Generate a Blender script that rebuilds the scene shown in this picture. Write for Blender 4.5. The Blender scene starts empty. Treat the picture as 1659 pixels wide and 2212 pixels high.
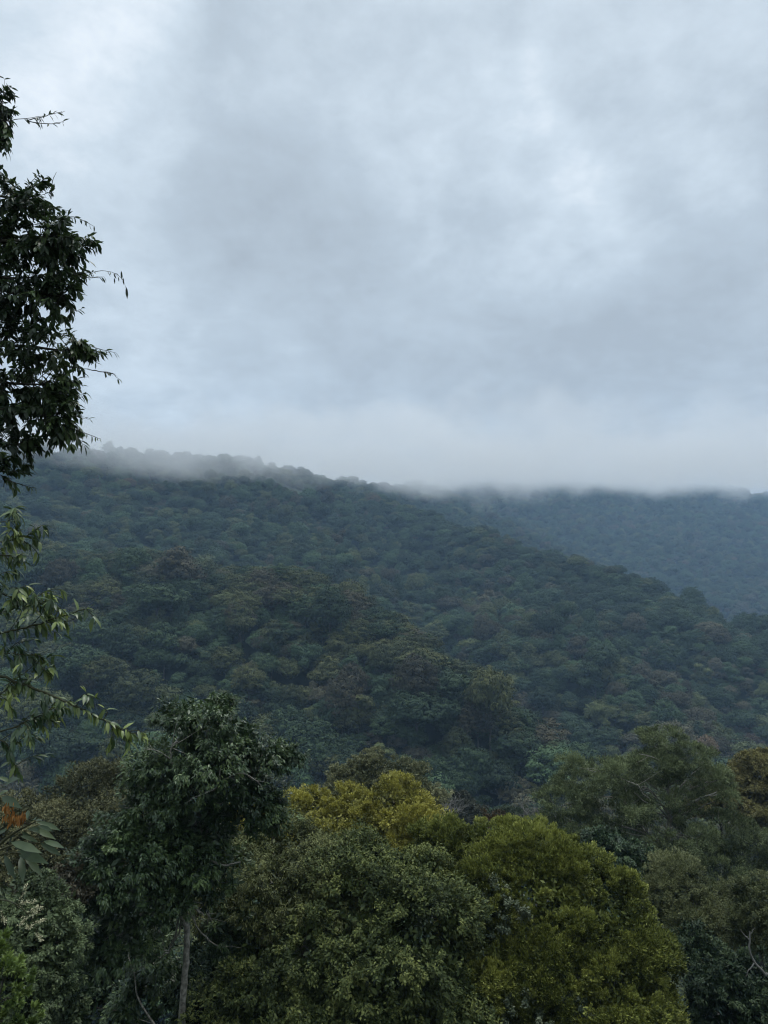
import bpy, math
import numpy as np
R = math.radians
sc = bpy.context.scene
col = sc.collection

# ------------------------------------------------------------------ camera
PITCH = R(8.0)
F = 1534.0                         # focal length in the units of a 1659 x 2212 picture
cam_d = bpy.data.cameras.new('camera')
cam_d.sensor_fit = 'VERTICAL'; cam_d.sensor_height = 24.0
cam_d.lens = 12.0 / (1106.0 / F)
cam_d.clip_start = 0.05; cam_d.clip_end = 20000
cam = bpy.data.objects.new('camera', cam_d); col.objects.link(cam)
cam.location = (0, 0, 0); cam.rotation_euler = (R(90) + PITCH, 0, 0)
sc.camera = cam

# ------------------------------------------------------------------ render / exposure
sc.view_settings.view_transform = 'Standard'; sc.view_settings.look = 'None'
sc.view_settings.exposure = 0.0; sc.view_settings.gamma = 1.0
sc.render.engine = 'CYCLES'
cy = sc.cycles
cy.use_denoising = True
try: cy.denoiser = 'OPENIMAGEDENOISE'
except Exception: pass
cy.filter_width = 1.15
cy.max_bounces = 6; cy.diffuse_bounces = 3; cy.glossy_bounces = 2; cy.transmission_bounces = 3
cy.volume_bounces = 4; cy.caustics_reflective = False; cy.caustics_refractive = False
cy.volume_step_rate = 1.0; cy.volume_max_steps = 96

def pdir(px, py):
    u = (px - 829.5) / F; v = (1106.0 - py) / F
    return np.array([u, math.cos(PITCH) - v*math.sin(PITCH), math.sin(PITCH) + v*math.cos(PITCH)])
def P(px, py, Y):                  # the place at that direction, Y metres ahead
    d = pdir(px, py)
    return d * (Y / d[1])

# ------------------------------------------------------------------ world: overcast sky
SUN_EL, SUN_ROT = R(70), R(35)
world = bpy.data.worlds.new('World'); sc.world = world; world.use_nodes = True
nt = world.node_tree; nt.nodes.clear()
def N(t, nt_, **kw):
    n = nt_.nodes.new(t)
    for k, v in kw.items():
        if k.startswith('i_'): n.inputs[k[2:].replace('_', ' ')].default_value = v
        else: setattr(n, k, v)
    return n
W = nt.links.new
wout = N('ShaderNodeOutputWorld', nt); bg = N('ShaderNodeBackground', nt)
bg.inputs['Strength'].default_value = 0.1
W(bg.outputs[0], wout.inputs['Surface'])
sky = N('ShaderNodeTexSky', nt, sky_type='NISHITA', sun_disc=False, sun_elevation=SUN_EL, sun_rotation=SUN_ROT)
tc = N('ShaderNodeTexCoord', nt)
dirv = tc.outputs['Generated']
def vmath(op, a, b=None, **kw):
    n = N('ShaderNodeVectorMath', nt, operation=op)
    for i, s in enumerate((a, b)):
        if s is None: continue
        if isinstance(s, (tuple, list)): n.inputs[i].default_value = s
        else: W(s, n.inputs[i])
    return n
def fmath(op, a, b=None, c=None, tree=None):
    t = tree or nt
    n = N('ShaderNodeMath', t, operation=op)
    for i, s in enumerate((a, b, c)):
        if s is None: continue
        if isinstance(s, (int, float)): n.inputs[i].default_value = s
        else: t.links.new(s, n.inputs[i])
    return n.outputs[0]
# clouds seen on a flat deck overhead, so they stretch towards the horizon
sep = N('ShaderNodeSeparateXYZ', nt); W(dirv, sep.inputs[0])
den = fmath('ADD', fmath('MAXIMUM', sep.outputs['Z'], 0.0), 0.28)
deck = N('ShaderNodeCombineXYZ', nt)
W(fmath('DIVIDE', sep.outputs['X'], den), deck.inputs[0])
W(fmath('DIVIDE', sep.outputs['Y'], den), deck.inputs[1])
def noise(scale, detail, rough, vec, off=(0, 0, 0), dist=0.0, dims='3D'):
    m = N('ShaderNodeMapping', nt); m.inputs['Location'].default_value = off
    W(vec, m.inputs['Vector'])
    n = N('ShaderNodeTexNoise', nt, noise_dimensions=dims)
    n.inputs['Scale'].default_value = scale; n.inputs['Detail'].default_value = detail
    n.inputs['Roughness'].default_value = rough; n.inputs['Distortion'].default_value = dist
    W(m.outputs[0], n.inputs['Vector']); return n
n1 = noise(1.5, 7, 0.52, deck.outputs[0], (3.1, 7.4, 0), 0.1)
n2 = noise(6.5, 8, 0.62, deck.outputs[0], (1.7, 0.4, 0), 0.15)
n3 = noise(20, 5, 0.6, deck.outputs[0], (9.7, 2.4, 0), 0.2)
warp = noise(3.2, 3, 0.5, dirv, (5, 2, 1))
wv = vmath('MULTIPLY', vmath('SUBTRACT', warp.outputs['Color'], (0.5, 0.5, 0.5)).outputs[0], (0.42, 0.42, 0.42))
wdir = vmath('NORMALIZE', vmath('ADD', dirv, wv.outputs[0]).outputs[0]).outputs[0]
# thinner (bright) and thicker (dark) parts of the overcast, by direction
patches = [(110, 110, 10, .20), (830, 20, 8, .20), (1060, 430, 11, .20), (1400, 130, 12, .13), (1190, 470, 7, .09),
           (390, 710, 9, .17), (770, 700, 7, .13), (1030, 930, 9, .10), (1440, 480, 7, .09), (240, 200, 12, .07),
           (680, 330, 16, -.17), (620, 560, 11, -.10), (1150, 700, 16, -.13), (1300, 830, 15, -.15), (880, 860, 9, -.09),
           (1620, 300, 12, -.13), (480, 890, 9, -.07), (250, 930, 11, -.07), (1550, 1000, 10, -.05)]
acc = None
for px, py, deg, amp in patches:
    d = pdir(px, py); d = d / np.linalg.norm(d)
    dot = vmath('DOT_PRODUCT', wdir, tuple(float(q) for q in d)).outputs['Value']
    mr = N('ShaderNodeMapRange', nt, interpolation_type='SMOOTHERSTEP')
    mr.inputs['From Min'].default_value = math.cos(R(deg*1.25)); mr.inputs['From Max'].default_value = 1.0
    W(dot, mr.inputs['Value'])
    t = fmath('MULTIPLY', mr.outputs[0], amp*1.15)
    acc = t if acc is None else fmath('ADD', acc, t)
val = fmath('ADD', fmath('ADD', fmath('MULTIPLY', fmath('SUBTRACT', n1.outputs['Fac'], 0.5), 0.60),
                         fmath('MULTIPLY', fmath('ADD', fmath('MULTIPLY', fmath('SUBTRACT', n3.outputs['Fac'], 0.5), 0.42), fmath('SUBTRACT', n2.outputs['Fac'], 0.5)), 0.75)), acc)
elev = fmath('MULTIPLY', fmath('SUBTRACT', sep.outputs['Z'], 0.42), 0.22)
val = fmath('ADD', fmath('ADD', val, elev), 0.455)
ramp = N('ShaderNodeValToRGB', nt); W(val, ramp.inputs[0])
e = ramp.color_ramp.elements
e[0].position = 0.0; e[0].color = (0.385, 0.445, 0.50, 1)
e[1].position = 1.0; e[1].color = (0.83, 0.91, 0.98, 1)
x = e.new(0.42); x.color = (0.485, 0.57, 0.645, 1)
x = e.new(0.72); x.color = (0.62, 0.72, 0.805, 1)
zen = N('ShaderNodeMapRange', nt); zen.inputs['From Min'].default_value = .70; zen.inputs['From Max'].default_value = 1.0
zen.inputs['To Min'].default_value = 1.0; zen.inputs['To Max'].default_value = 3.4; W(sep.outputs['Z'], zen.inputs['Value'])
hz_ = N('ShaderNodeMapRange', nt); hz_.inputs['From Min'].default_value = .12; hz_.inputs['From Max'].default_value = .5
hz_.inputs['To Min'].default_value = 1.12; hz_.inputs['To Max'].default_value = 1.0; W(sep.outputs['Z'], hz_.inputs['Value'])
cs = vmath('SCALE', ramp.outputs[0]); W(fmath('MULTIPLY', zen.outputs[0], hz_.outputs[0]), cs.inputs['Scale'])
cl = vmath('MULTIPLY', cs.outputs[0], (11.7, 11.45, 11.25))
mx = N('ShaderNodeMix', nt, data_type='RGBA'); mx.inputs[0].default_value = 0.93
W(sky.outputs[0], mx.inputs[6]); W(cl.outputs[0], mx.inputs[7]); W(mx.outputs[2], bg.inputs['Color'])

sun_d = bpy.data.lights.new('sun', 'SUN'); sun_d.energy = 1.5; sun_d.angle = R(12); sun_d.color = (1.0, 0.96, 0.9)
sun = bpy.data.objects.new('sun', sun_d); col.objects.link(sun)
sun.rotation_euler = (R(90) - SUN_EL, 0, math.pi - SUN_ROT)

# ------------------------------------------------------------------ helpers
rng = np.random.default_rng(11)
def tag(o, label=None, cat=None, group=None, kind=None):
    if label: o['label'] = label
    if cat: o['category'] = cat
    if group: o['group'] = group
    if kind: o['kind'] = kind
    return o
def empty(name, loc):
    o = bpy.data.objects.new(name, None); o.location = tuple(float(v) for v in loc); o.empty_display_size = 0.5
    col.objects.link(o); return o
def mesh_from(name, V, T, tint=None, smooth=False):
    me = bpy.data.meshes.new(name)
    V = np.ascontiguousarray(V, dtype=np.float32); T = np.ascontiguousarray(T, dtype=np.int32)
    me.vertices.add(len(V)); me.vertices.foreach_set('co', V.ravel())
    me.loops.add(T.size); me.loops.foreach_set('vertex_index', T.ravel())
    me.polygons.add(len(T)); me.polygons.foreach_set('loop_start', np.arange(len(T), dtype=np.int32)*T.shape[1])
    if smooth: me.polygons.foreach_set('use_smooth', np.ones(len(T), dtype=bool))
    me.update(calc_edges=True)
    if tint is not None:
        a = me.attributes.new('tint', 'FLOAT', 'POINT'); a.data.foreach_set('value', np.ascontiguousarray(tint, dtype=np.float32))
    return me
def mobj(name, me, mat, parent=None):
    o = bpy.data.objects.new(name, me); me.materials.append(mat)
    if parent is not None: o.parent = parent
    col.objects.link(o); return o
def unit(v): return v / np.maximum(np.linalg.norm(v, axis=-1, keepdims=True), 1e-9)
def rsph(n): return unit(rng.normal(size=(n, 3)))

LEAF4 = (np.array([[0,0,0],[-.5,.42,.10],[0,1,-.05],[.5,.42,.10]]), np.array([[0,3,2],[0,2,1]]))
LEAF8 = (np.array([[0,0,0],[-.36,.25,.13],[0,.25,0],[.36,.25,.13],[-.44,.6,.12],[0,.6,0],[.44,.6,.12],[0,1,0]]),
         np.array([[0,2,1],[0,3,2],[1,2,5],[1,5,4],[2,3,6],[2,6,5],[4,5,7],[5,6,7]]))
def leaves(base, d, nrm, L, Wd, tmpl, curl=0.0):
    """base, d (direction), nrm (face normal), L length, Wd width per leaf -> verts, tris"""
    tv, tt = tmpl; n = len(base)
    d = unit(d); side = unit(np.cross(d, nrm)); nz = np.cross(side, d)
    x, y, z = tv[:,0], tv[:,1], tv[:,2]
    V = (base[:,None,:] + side[:,None,:]*(x[None,:,None]*Wd[:,None,None])
         + d[:,None,:]*(y[None,:,None]*L[:,None,None])
         + nz[:,None,:]*((z[None,:]*Wd[:,None] - curl*(y**2)[None,:]*L[:,None])[:,:,None]))
    T = tt[None,:,:] + (np.arange(n)*len(tv))[:,None,None]
    return V.reshape(-1,3), T.reshape(-1,3)
def ico(sub):
    g=(1+5**.5)/2; v=[(-1,g,0),(1,g,0),(-1,-g,0),(1,-g,0),(0,-1,g),(0,1,g),(0,-1,-g),(0,1,-g),(g,0,-1),(g,0,1),(-g,0,-1),(-g,0,1)]
    f=[(0,11,5),(0,5,1),(0,1,7),(0,7,10),(0,10,11),(1,5,9),(5,11,4),(11,10,2),(10,7,6),(7,1,8),(3,9,4),(3,4,2),(3,2,6),(3,6,8),(3,8,9),(4,9,5),(2,4,11),(6,2,10),(8,6,7),(9,8,1)]
    v=[np.array(q)/np.linalg.norm(q) for q in v]
    for _ in range(sub):
        c={}; nf=[]
        def mid(a,b):
            k=(min(a,b),max(a,b))
            if k not in c: m=v[a]+v[b]; v.append(m/np.linalg.norm(m)); c[k]=len(v)-1
            return c[k]
        for a,b,d in f: x,y,z=mid(a,b),mid(b,d),mid(d,a); nf+=[(a,x,z),(x,b,y),(z,y,d),(x,y,z)]
        f=nf
    return np.array(v),np.array(f)
ICO=[ico(0),ico(1),ico(2)]
def cores(bag,C,Rr,sub,tint,jit=.12):
    """the closed leafy inside of each clump"""
    v,f=ICO[sub]; n=len(C)
    V=C[:,None,:]+v[None]*Rr[:,None,:]*(1+jit*rng.normal(size=(n,len(v),1)))
    T=f[None]+(np.arange(n)*len(v))[:,None,None]
    bag.add(V.reshape(-1,3),T.reshape(-1,3),np.clip(tint+.1*rng.normal(size=n*len(v)),0,1))
class Bag:
    def __init__(s): s.V=[]; s.T=[]; s.C=[]; s.n=0
    def add(s, V, T, tint=0.5):
        s.V.append(V); s.T.append(T+s.n); s.n += len(V)
        s.C.append(np.full(len(V), tint) if np.isscalar(tint) else tint)
    def mesh(s, name, smooth=False): return mesh_from(name, np.concatenate(s.V), np.concatenate(s.T), np.concatenate(s.C), smooth)
def sprigs(bag, pos, out, k, Lr, wr, spread, droop, scat, tmpl=LEAF4, curl=0.0, tint=None, tj=0.12, upn=1.0, nout=.35, nrnd=.5):
    """k leaves round each twig tip"""
    n = len(pos)
    p = np.repeat(pos, k, 0); o = np.repeat(out, k, 0)
    d = unit(o + rsph(n*k)*spread + np.array([0,0,-droop]))
    b = p + rng.normal(size=(n*k,3))*scat
    nr = unit(np.array([0,0,upn]) + o*nout + rsph(n*k)*nrnd)
    nr = np.where(np.abs((nr*d).sum(1,keepdims=True))>.97, nr+rsph(n*k), nr)
    L = rng.uniform(Lr[0], Lr[1], n*k); Wd = L*wr*rng.uniform(.8,1.2,n*k)
    V, T = leaves(b, d, nr, L, Wd, tmpl, curl)
    if tint is None: tint = np.full(n, .5)
    c = np.repeat(tint, k) + rng.normal(size=n*k)*tj
    bag.add(V, T, np.clip(np.repeat(c, len(tmpl[0])), 0, 1))
def tube(bag, pts, rad, seg=7, wob=0.0):
    pts = np.asarray(pts, float); rad = np.asarray(rad, float); n = len(pts)
    tg = np.gradient(pts, axis=0); tg = unit(tg)
    ref = np.where(np.abs(tg[:, 2:3]) > .9, np.array([[1., 0, 0]]), np.array([[0, 0, 1.]]))
    a = unit(np.cross(tg, ref)); b = np.cross(tg, a)
    for i in range(1, n):                       # keep the frame from flipping
        if (a[i]*a[i-1]).sum() < 0: a[i] *= -1; b[i] *= -1
    th = np.linspace(0, 2*np.pi, seg, endpoint=False)
    rr = rad[:, None] * (1 + wob*rng.normal(size=(n, seg)))
    V = pts[:, None, :] + a[:, None, :]*(np.cos(th)[None, :, None]*rr[:, :, None]) + b[:, None, :]*(np.sin(th)[None, :, None]*rr[:, :, None])
    i = np.arange(n-1)[:, None]*seg; j = np.arange(seg)[None, :]; k = (j+1) % seg
    A = i+j; B = i+k; C_ = A+seg; D = B+seg
    T = np.stack([np.stack([A, B, D], -1), np.stack([A, D, C_], -1)], 2).reshape(-1, 3)
    bag.add(V.reshape(-1, 3), T)
def spline(pts, m=6):
    pts = np.asarray(pts, float); n = len(pts)
    if n < 3: return np.array([pts[0] + (pts[-1]-pts[0])*t for t in np.linspace(0, 1, m+1)])
    Q = np.vstack([2*pts[0]-pts[1], pts, 2*pts[-1]-pts[-2]]); out = []
    for i in range(n-1):
        p0, p1, p2, p3 = Q[i:i+4]
        for t in np.linspace(0, 1, m, endpoint=False):
            out.append(0.5*((2*p1)+(-p0+p2)*t+(2*p0-5*p1+4*p2-p3)*t*t+(-p0+3*p1-3*p2+p3)*t**3))
    out.append(pts[-1]); return np.array(out)
def limb(bag, pts, r0, r1, m=6, seg=6, jit=0.0, wob=0.04):
    s = spline(pts, m)
    if jit: s[1:-1] += rng.normal(size=s[1:-1].shape)*jit
    tube(bag, s, np.linspace(1, 0, len(s))**.8*(r0-r1)+r1, seg, wob); return s

# value noise for shaping the land
def vnoise(x, y, s, seed=0):
    x = np.asarray(x)/s; y = np.asarray(y)/s
    xi = np.floor(x).astype(int); yi = np.floor(y).astype(int); fx = x-xi; fy = y-yi
    def h(a, b):
        q = np.sin(a*127.1 + b*311.7 + seed*74.7)*43758.5453
        return q - np.floor(q)
    fx = fx*fx*(3-2*fx); fy = fy*fy*(3-2*fy)
    return (h(xi,yi)*(1-fx)+h(xi+1,yi)*fx)*(1-fy) + (h(xi,yi+1)*(1-fx)+h(xi+1,yi+1)*fx)*fy

# ------------------------------------------------------------------ materials
def mat_foliage(name, c0, c1, c2, nscale=0.35, rough=0.5, trans=0.14, spec=0.35, jitter=0.0, attr=True, hue_far=None):
    m = bpy.data.materials.new(name); m.use_nodes = True; t = m.node_tree; t.nodes.clear(); L = t.links.new
    out = N('ShaderNodeOutputMaterial', t); pr = N('ShaderNodeBsdfPrincipled', t)
    pr.inputs['Roughness'].default_value = rough; pr.inputs['Specular IOR Level'].default_value = spec
    geo = N('ShaderNodeTexCoord', t); oi = N('ShaderNodeObjectInfo', t)
    ns = N('ShaderNodeTexNoise', t); ns.inputs['Scale'].default_value = nscale; ns.inputs['Detail'].default_value = 3
    L(geo.outputs['Object'], ns.inputs['Vector'])
    fac = fmath('MULTIPLY', fmath('SUBTRACT', ns.outputs['Fac'], .5, tree=t), 1.3, tree=t)
    if attr:
        at = N('ShaderNodeAttribute', t, attribute_name='tint'); fac = fmath('ADD', fac, at.outputs['Fac'], tree=t)
    else: fac = fmath('ADD', fac, .5, tree=t)
    if jitter: fac = fmath('ADD', fac, fmath('MULTIPLY', fmath('SUBTRACT', oi.outputs['Random'], .5, tree=t), jitter, tree=t), tree=t)
    rp = N('ShaderNodeValToRGB', t); L(fac, rp.inputs[0]); e = rp.color_ramp.elements
    e[0].position = .1; e[0].color = (*c0, 1); e[1].position = .9; e[1].color = (*c2, 1); q = e.new(.5); q.color = (*c1, 1)
    L(rp.outputs[0], pr.inputs['Base Color'])
    if trans:
        tr = N('ShaderNodeBsdfTranslucent', t); L(rp.outputs[0], tr.inputs['Color'])
        ms = N('ShaderNodeMixShader', t); ms.inputs[0].default_value = trans
        L(pr.outputs[0], ms.inputs[1]); L(tr.outputs[0], ms.inputs[2]); L(ms.outputs[0], out.inputs[0])
    else: L(pr.outputs[0], out.inputs[0])
    return m
def mat_simple(name, ca, cb, scale=4, rough=.85, bump=0.0, det=5):
    m = bpy.data.materials.new(name); m.use_nodes = True; t = m.node_tree; L = t.links.new
    pr = t.nodes['Principled BSDF']; pr.inputs['Roughness'].default_value = rough; pr.inputs['Specular IOR Level'].default_value = .2
    tcn = N('ShaderNodeTexCoord', t); ns = N('ShaderNodeTexNoise', t); ns.inputs['Scale'].default_value = scale; ns.inputs['Detail'].default_value = det
    L(tcn.outputs['Object'], ns.inputs['Vector'])
    rp = N('ShaderNodeValToRGB', t); L(ns.outputs['Fac'], rp.inputs[0]); e = rp.color_ramp.elements
    e[0].position = .35; e[0].color = (*ca, 1); e[1].position = .65; e[1].color = (*cb, 1)
    L(rp.outputs[0], pr.inputs['Base Color'])
    if bump:
        b = N('ShaderNodeBump', t); b.inputs['Strength'].default_value = bump; b.inputs['Distance'].default_value = .02
        L(ns.outputs['Fac'], b.inputs['Height']); L(b.outputs[0], pr.inputs['Normal'])
    return m
BARK = mat_simple('pale_bark', (.13,.12,.10), (.34,.32,.27), 9, .9, .6)
BARK_D = mat_simple('dark_bark', (.03,.028,.022), (.075,.068,.055), 8, .9, .6)
BARK_HILL = mat_simple('hill_bark', (.05,.05,.042), (.14,.135,.115), .6, .9)
DEAD = mat_simple('dead_wood', (.12,.115,.10), (.23,.22,.20), 2, .9)
TWIG = mat_simple('green_twig', (.03,.035,.018), (.06,.06,.03), 20, .7)

# ------------------------------------------------------------------ land
# crest lines of the spurs: picture direction and distance, then the drop each side
RIDGES = [
  ([(-700,990,1000),(-250,990,1000),(0,976,1060),(190,962,1100),(330,970,1150),(500,992,1230),(620,1026,1330),(720,1040,1500),(860,1046,1850),(910,1052,2200),(970,1040,2500),(1210,1029,2750),(1400,1035,2850),(1530,1050,2850),(1659,1070,2800),(2000,1120,2700),(2500,1160,2600)], .49, 19),
  ([(640,1035,1340),(780,1085,1230),(900,1120,1120),(1040,1165,1010),(1150,1190,930),(1250,1212,870),(1350,1268,800),(1500,1348,735),(1659,1390,705),(1850,1465,640),(2100,1560,560)], .64, 13),
  ([(-500,1130,760),(0,1170,660),(170,1190,590),(310,1196,540),(420,1225,510),(600,1272,480),(800,1335,450),(900,1375,425),(1020,1430,400),(1150,1525,370),(1240,1605,345),(1330,1720,320)], .72, 12),
  ([(1040,1165,1010),(1110,1225,850),(1190,1320,710),(1290,1440,600),(1400,1560,500)], .66, 15),
  ([(330,985,1150),(480,1072,1030),(620,1130,910),(750,1185,810),(850,1250,710)], .62, 16),
]
GULLY = np.array([P(*q)[:2] for q in [(800,1230,900),(880,1300,720),(960,1390,600),(1070,1480,500),(1200,1600,430),(1330,1700,380)]])
def terrain(x, y):
    x = np.asarray(x, float); y = np.asarray(y, float)
    parts = []
    for pts, s, drop in RIDGES:
        best = np.full(x.shape, -1e9)
        W3 = np.array([P(*q) for q in pts]); W3[:, 2] -= drop
        for a, b in zip(W3[:-1], W3[1:]):
            ab = b[:2]-a[:2]; t = np.clip(((x-a[0])*ab[0]+(y-a[1])*ab[1])/(ab@ab), 0, 1)
            dx = x-(a[0]+t*ab[0]); dy = y-(a[1]+t*ab[1]); d = np.sqrt(dx*dx+dy*dy)
            # rounded crest, straight flank
            best = np.maximum(best, a[2]+t*(b[2]-a[2]) - s*(np.sqrt(d*d+28**2)-28))
        parts.append(best)
    # the slope the camera stands on, dropping away ahead
    near = np.interp(y + 0.12*x, [-400, -3, 3, 10, 26, 60, 130, 220, 400], [30, -1.6, -3.6, -10, -19, -37, -76, -116, -175])
    parts.append(near)
    parts.append(np.full(x.shape, -125.0) + 0*x)
    S = np.stack(parts); k = 9.0; mxx = S.max(0)
    z = mxx + k*np.log(np.exp((S-mxx)/k).sum(0)) - k*0.2
    far = np.clip((y-150)/200, 0, 1)
    q = x*.8+y*.6; al = (y*.8-x*.6)*.28
    z += far*((vnoise(q, al, 170, 5)-.5)*44 + (vnoise(q, al, 75, 6)-.5)*22)*np.clip((y-480)/200, .15, 1)*np.interp(y, [850, 1050], [1, .4])
    for a, b in zip(GULLY[:-1], GULLY[1:]):
        ab = b-a; t = np.clip(((x-a[0])*ab[0]+(y-a[1])*ab[1])/(ab@ab), 0, 1)
        g = np.exp(-((x-(a[0]+t*ab[0]))**2+(y-(a[1]+t*ab[1]))**2)/(2*38.**2)); z -= 34*g
    z += far*((vnoise(x, y, 150, 1)-.5)*18 + (vnoise(x, y, 60, 2)-.5)*14 + (vnoise(x, y, 25, 3)-.5)*4)
    return z
def grid_axis(a, fine0, fine1, b, step, coarse):
    return np.concatenate([np.arange(a, fine0, coarse), np.arange(fine0, fine1, step), np.arange(fine1, b+1, coarse)])
gx = np.unique(np.concatenate([np.arange(-1500, -60, 14), np.arange(-60, 60, 4), np.arange(60, 3301, 14)]).astype(float))
gy = np.unique(np.concatenate([np.arange(-120, -10, 14), np.arange(-10, 110, 4), np.arange(110, 4001, 14)]).astype(float))
X, Y = np.meshgrid(gx, gy); Z = terrain(X, Y)
V = np.stack([X, Y, Z], -1).reshape(-1, 3); nx = len(gx); ny = len(gy)
ii, jj = np.meshgrid(np.arange(ny-1), np.arange(nx-1), indexing='ij')
A = (ii*nx+jj).ravel(); Q = np.stack([A, A+1, A+nx+1, A+nx], -1)
gm = mat_simple('forest_floor', (.008,.014,.008), (.022,.034,.015), .15, .95)
def add_clearings(m):
    t = m.node_tree; L = t.links.new; pr = t.nodes['Principled BSDF']; src = pr.inputs['Base Color'].links[0].from_socket
    tcn = N('ShaderNodeTexCoord', t); ns = N('ShaderNodeTexNoise', t); ns.inputs['Scale'].default_value = .04; L(tcn.outputs['Object'], ns.inputs['Vector'])
    for c, r in CLEAR:
        sub = N('ShaderNodeVectorMath', t, operation='DISTANCE'); L(tcn.outputs['Object'], sub.inputs[0]); sub.inputs[1].default_value = tuple(float(v) for v in c)
        d = fmath('ADD', sub.outputs['Value'], fmath('MULTIPLY', ns.outputs['Fac'], r*.9, tree=t), tree=t)
        mr = N('ShaderNodeMapRange', t); mr.inputs['From Min'].default_value = r*1.7; mr.inputs['From Max'].default_value = r*1.2; L(d, mr.inputs[0])
        mx = N('ShaderNodeMix', t, data_type='RGBA'); L(mr.outputs[0], mx.inputs[0]); L(src, mx.inputs[6]); mx.inputs[7].default_value = (.038,.062,.024,1); src = mx.outputs[2]
    L(src, pr.inputs['Base Color'])
def ground_hit(px, py, y0=150, y1=3300):
    ys = np.arange(y0, y1, 4.0); d = pdir(px, py); pts = d[None, :]*(ys/d[1])[:, None]
    tz = terrain(pts[:, 0], pts[:, 1]); k = np.argmax(tz > pts[:, 2]); return np.array([pts[k, 0], pts[k, 1], tz[k]])
CLEAR = [(ground_hit(200, 1262), 26), (ground_hit(650, 1075), 34), (ground_hit(330, 1052), 22)]
add_clearings(gm)
ground = mobj('ground', mesh_from('ground', V, Q, smooth=True), gm); tag(ground, 'forested hill slopes and valley floor under the trees', 'ground', kind='structure')

# ------------------------------------------------------------------ forest on the slopes
def hill_crown(kind, seed):
    global rng
    keep = rng; rng = np.random.default_rng(seed)
    doms = []
    if kind == 'umbrella': doms = [((0,0,13.5), (7.6,7.6,4.4), 120)]
    elif kind == 'dome': doms = [((0,0,12), (7.0,7.0,6.2), 150)]
    elif kind == 'cauliflower':
        for i in range(6):
            a = i*1.05+rng.uniform(-.3,.3); r = rng.uniform(2.6,4.4); doms.append(((math.cos(a)*r, math.sin(a)*r, rng.uniform(10,14)), (3.2,3.2,2.8), 28))
        doms.append(((0,0,14), (3.8,3.8,3.6), 42))
    elif kind == 'tall':
        doms = [((0,0,9),(4.6,4.6,4.2),50), ((.5,.3,13),(4.3,4.3,3.6),46), ((-.3,.2,16.5),(3.1,3.1,3.0),34), ((1.2,-1.2,6.5),(4.2,4.2,3.0),30)]
    elif kind == 'ragged':
        for i in range(9):
            a = rng.uniform(0,6.28); r = rng.uniform(0,5.6); doms.append(((math.cos(a)*r, math.sin(a)*r, rng.uniform(7,15)), (2.3,2.3,1.4), 17))
    elif kind == 'low': doms = [((0,0,2.6),(4.6,4.6,4.0),46),((2.6,1.2,2.2),(3.3,3.3,3.2),24),((-2.2,-1.8,2.4),(3.4,3.4,3.6),26)]
    bag = Bag()
    for c, r, n in doms:
        c = np.array(c); r = np.array(r)
        d = rsph(int(n*1.9)); d = d[d[:, 2] > -.35][:n]; a0 = rng.uniform(0, 6.28, 4); az = np.arctan2(d[:, 1], d[:, 0])
        bumpy = 1+.11*np.sin(2*az+a0[0])+.10*np.sin(3*az+a0[1])*(1-d[:, 2])+.07*np.sin(5*az+a0[2]+3*d[:, 2])
        lc = c + d*r*(bumpy*rng.uniform(.80, 1.02, len(d)))[:, None]
        lr = np.clip(rng.lognormal(.08, .33, len(d)), .6, 2.1)
        m = 36
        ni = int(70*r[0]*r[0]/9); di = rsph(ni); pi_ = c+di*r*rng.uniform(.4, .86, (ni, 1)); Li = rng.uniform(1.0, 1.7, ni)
        V, T = leaves(pi_, unit(np.cross(di, rsph(ni))), unit(di+rsph(ni)*.5), Li, Li*.8, LEAF4); bag.add(V, T, np.repeat(rng.uniform(.0, .3, ni), 4))  # big inner quads fill the crown, their darker tint is painted-in shade
        s = rsph(len(d)*m); keepm = s[:, 2] > -.3; s[~keepm, 2] *= -1
        sq = np.array([1.1, 1.1, .72])
        pos = np.repeat(lc, m, 0) + s*sq*np.repeat(lr, m)[:, None]
        nr = unit(s/sq + d[np.repeat(np.arange(len(d)), m)]*.3 + rsph(len(s))*.33)
        dd = unit(np.cross(nr, rsph(len(s))))
        Lf = rng.uniform(.32, .70, len(s))
        V, T = leaves(pos - dd*Lf[:, None]*.5, dd, nr, Lf, Lf*.8, LEAF4)
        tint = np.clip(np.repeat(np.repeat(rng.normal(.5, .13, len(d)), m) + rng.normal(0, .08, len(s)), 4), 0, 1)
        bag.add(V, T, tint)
    me = bag.mesh('hill_crown_'+kind)
    rng = keep
    return me
def hill_trunk(kind, seed):
    global rng
    keep = rng; rng = np.random.default_rng(seed); b = Bag()
    h = {'umbrella':15,'dome':13,'cauliflower':13,'tall':15,'ragged':13,'low':3}[kind]
    limb(b, [(0,0,-3),(rng.uniform(-.4,.4),rng.uniform(-.4,.4),h*.4),(rng.uniform(-1.3,1.3),rng.uniform(-1.3,1.3),h)], .32, .12, 4, 6)
    if kind != 'low':
        for i in range(5):
            a = i*1.26+rng.uniform(-.3,.3); limb(b, [(0,0,h*rng.uniform(.5,.7)),(math.cos(a)*2,math.sin(a)*2,h*.86),(math.cos(a)*4.2,math.sin(a)*4.2,h*.99)], .16, .05, 3, 4)
    me = b.mesh('hill_trunk_'+kind); me.materials.append(BARK_HILL); rng = keep; return me
KINDS = ['umbrella', 'dome', 'cauliflower', 'tall', 'ragged', 'low', 'umbrella', 'dome', 'cauliflower', 'ragged', 'tall', 'umbrella', 'dome', 'low', 'ragged', 'cauliflower']
SHAPE = {'umbrella':'flat-topped','dome':'domed','cauliflower':'lumpy-crowned','tall':'tall-crowned','ragged':'open-crowned','low':'low bushy'}
crown_me = [hill_crown(k, 100+i) for i, k in enumerate(KINDS)]
trunk_me = [hill_trunk(k, 200+i) for i, k in enumerate(KINDS)]
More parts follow.
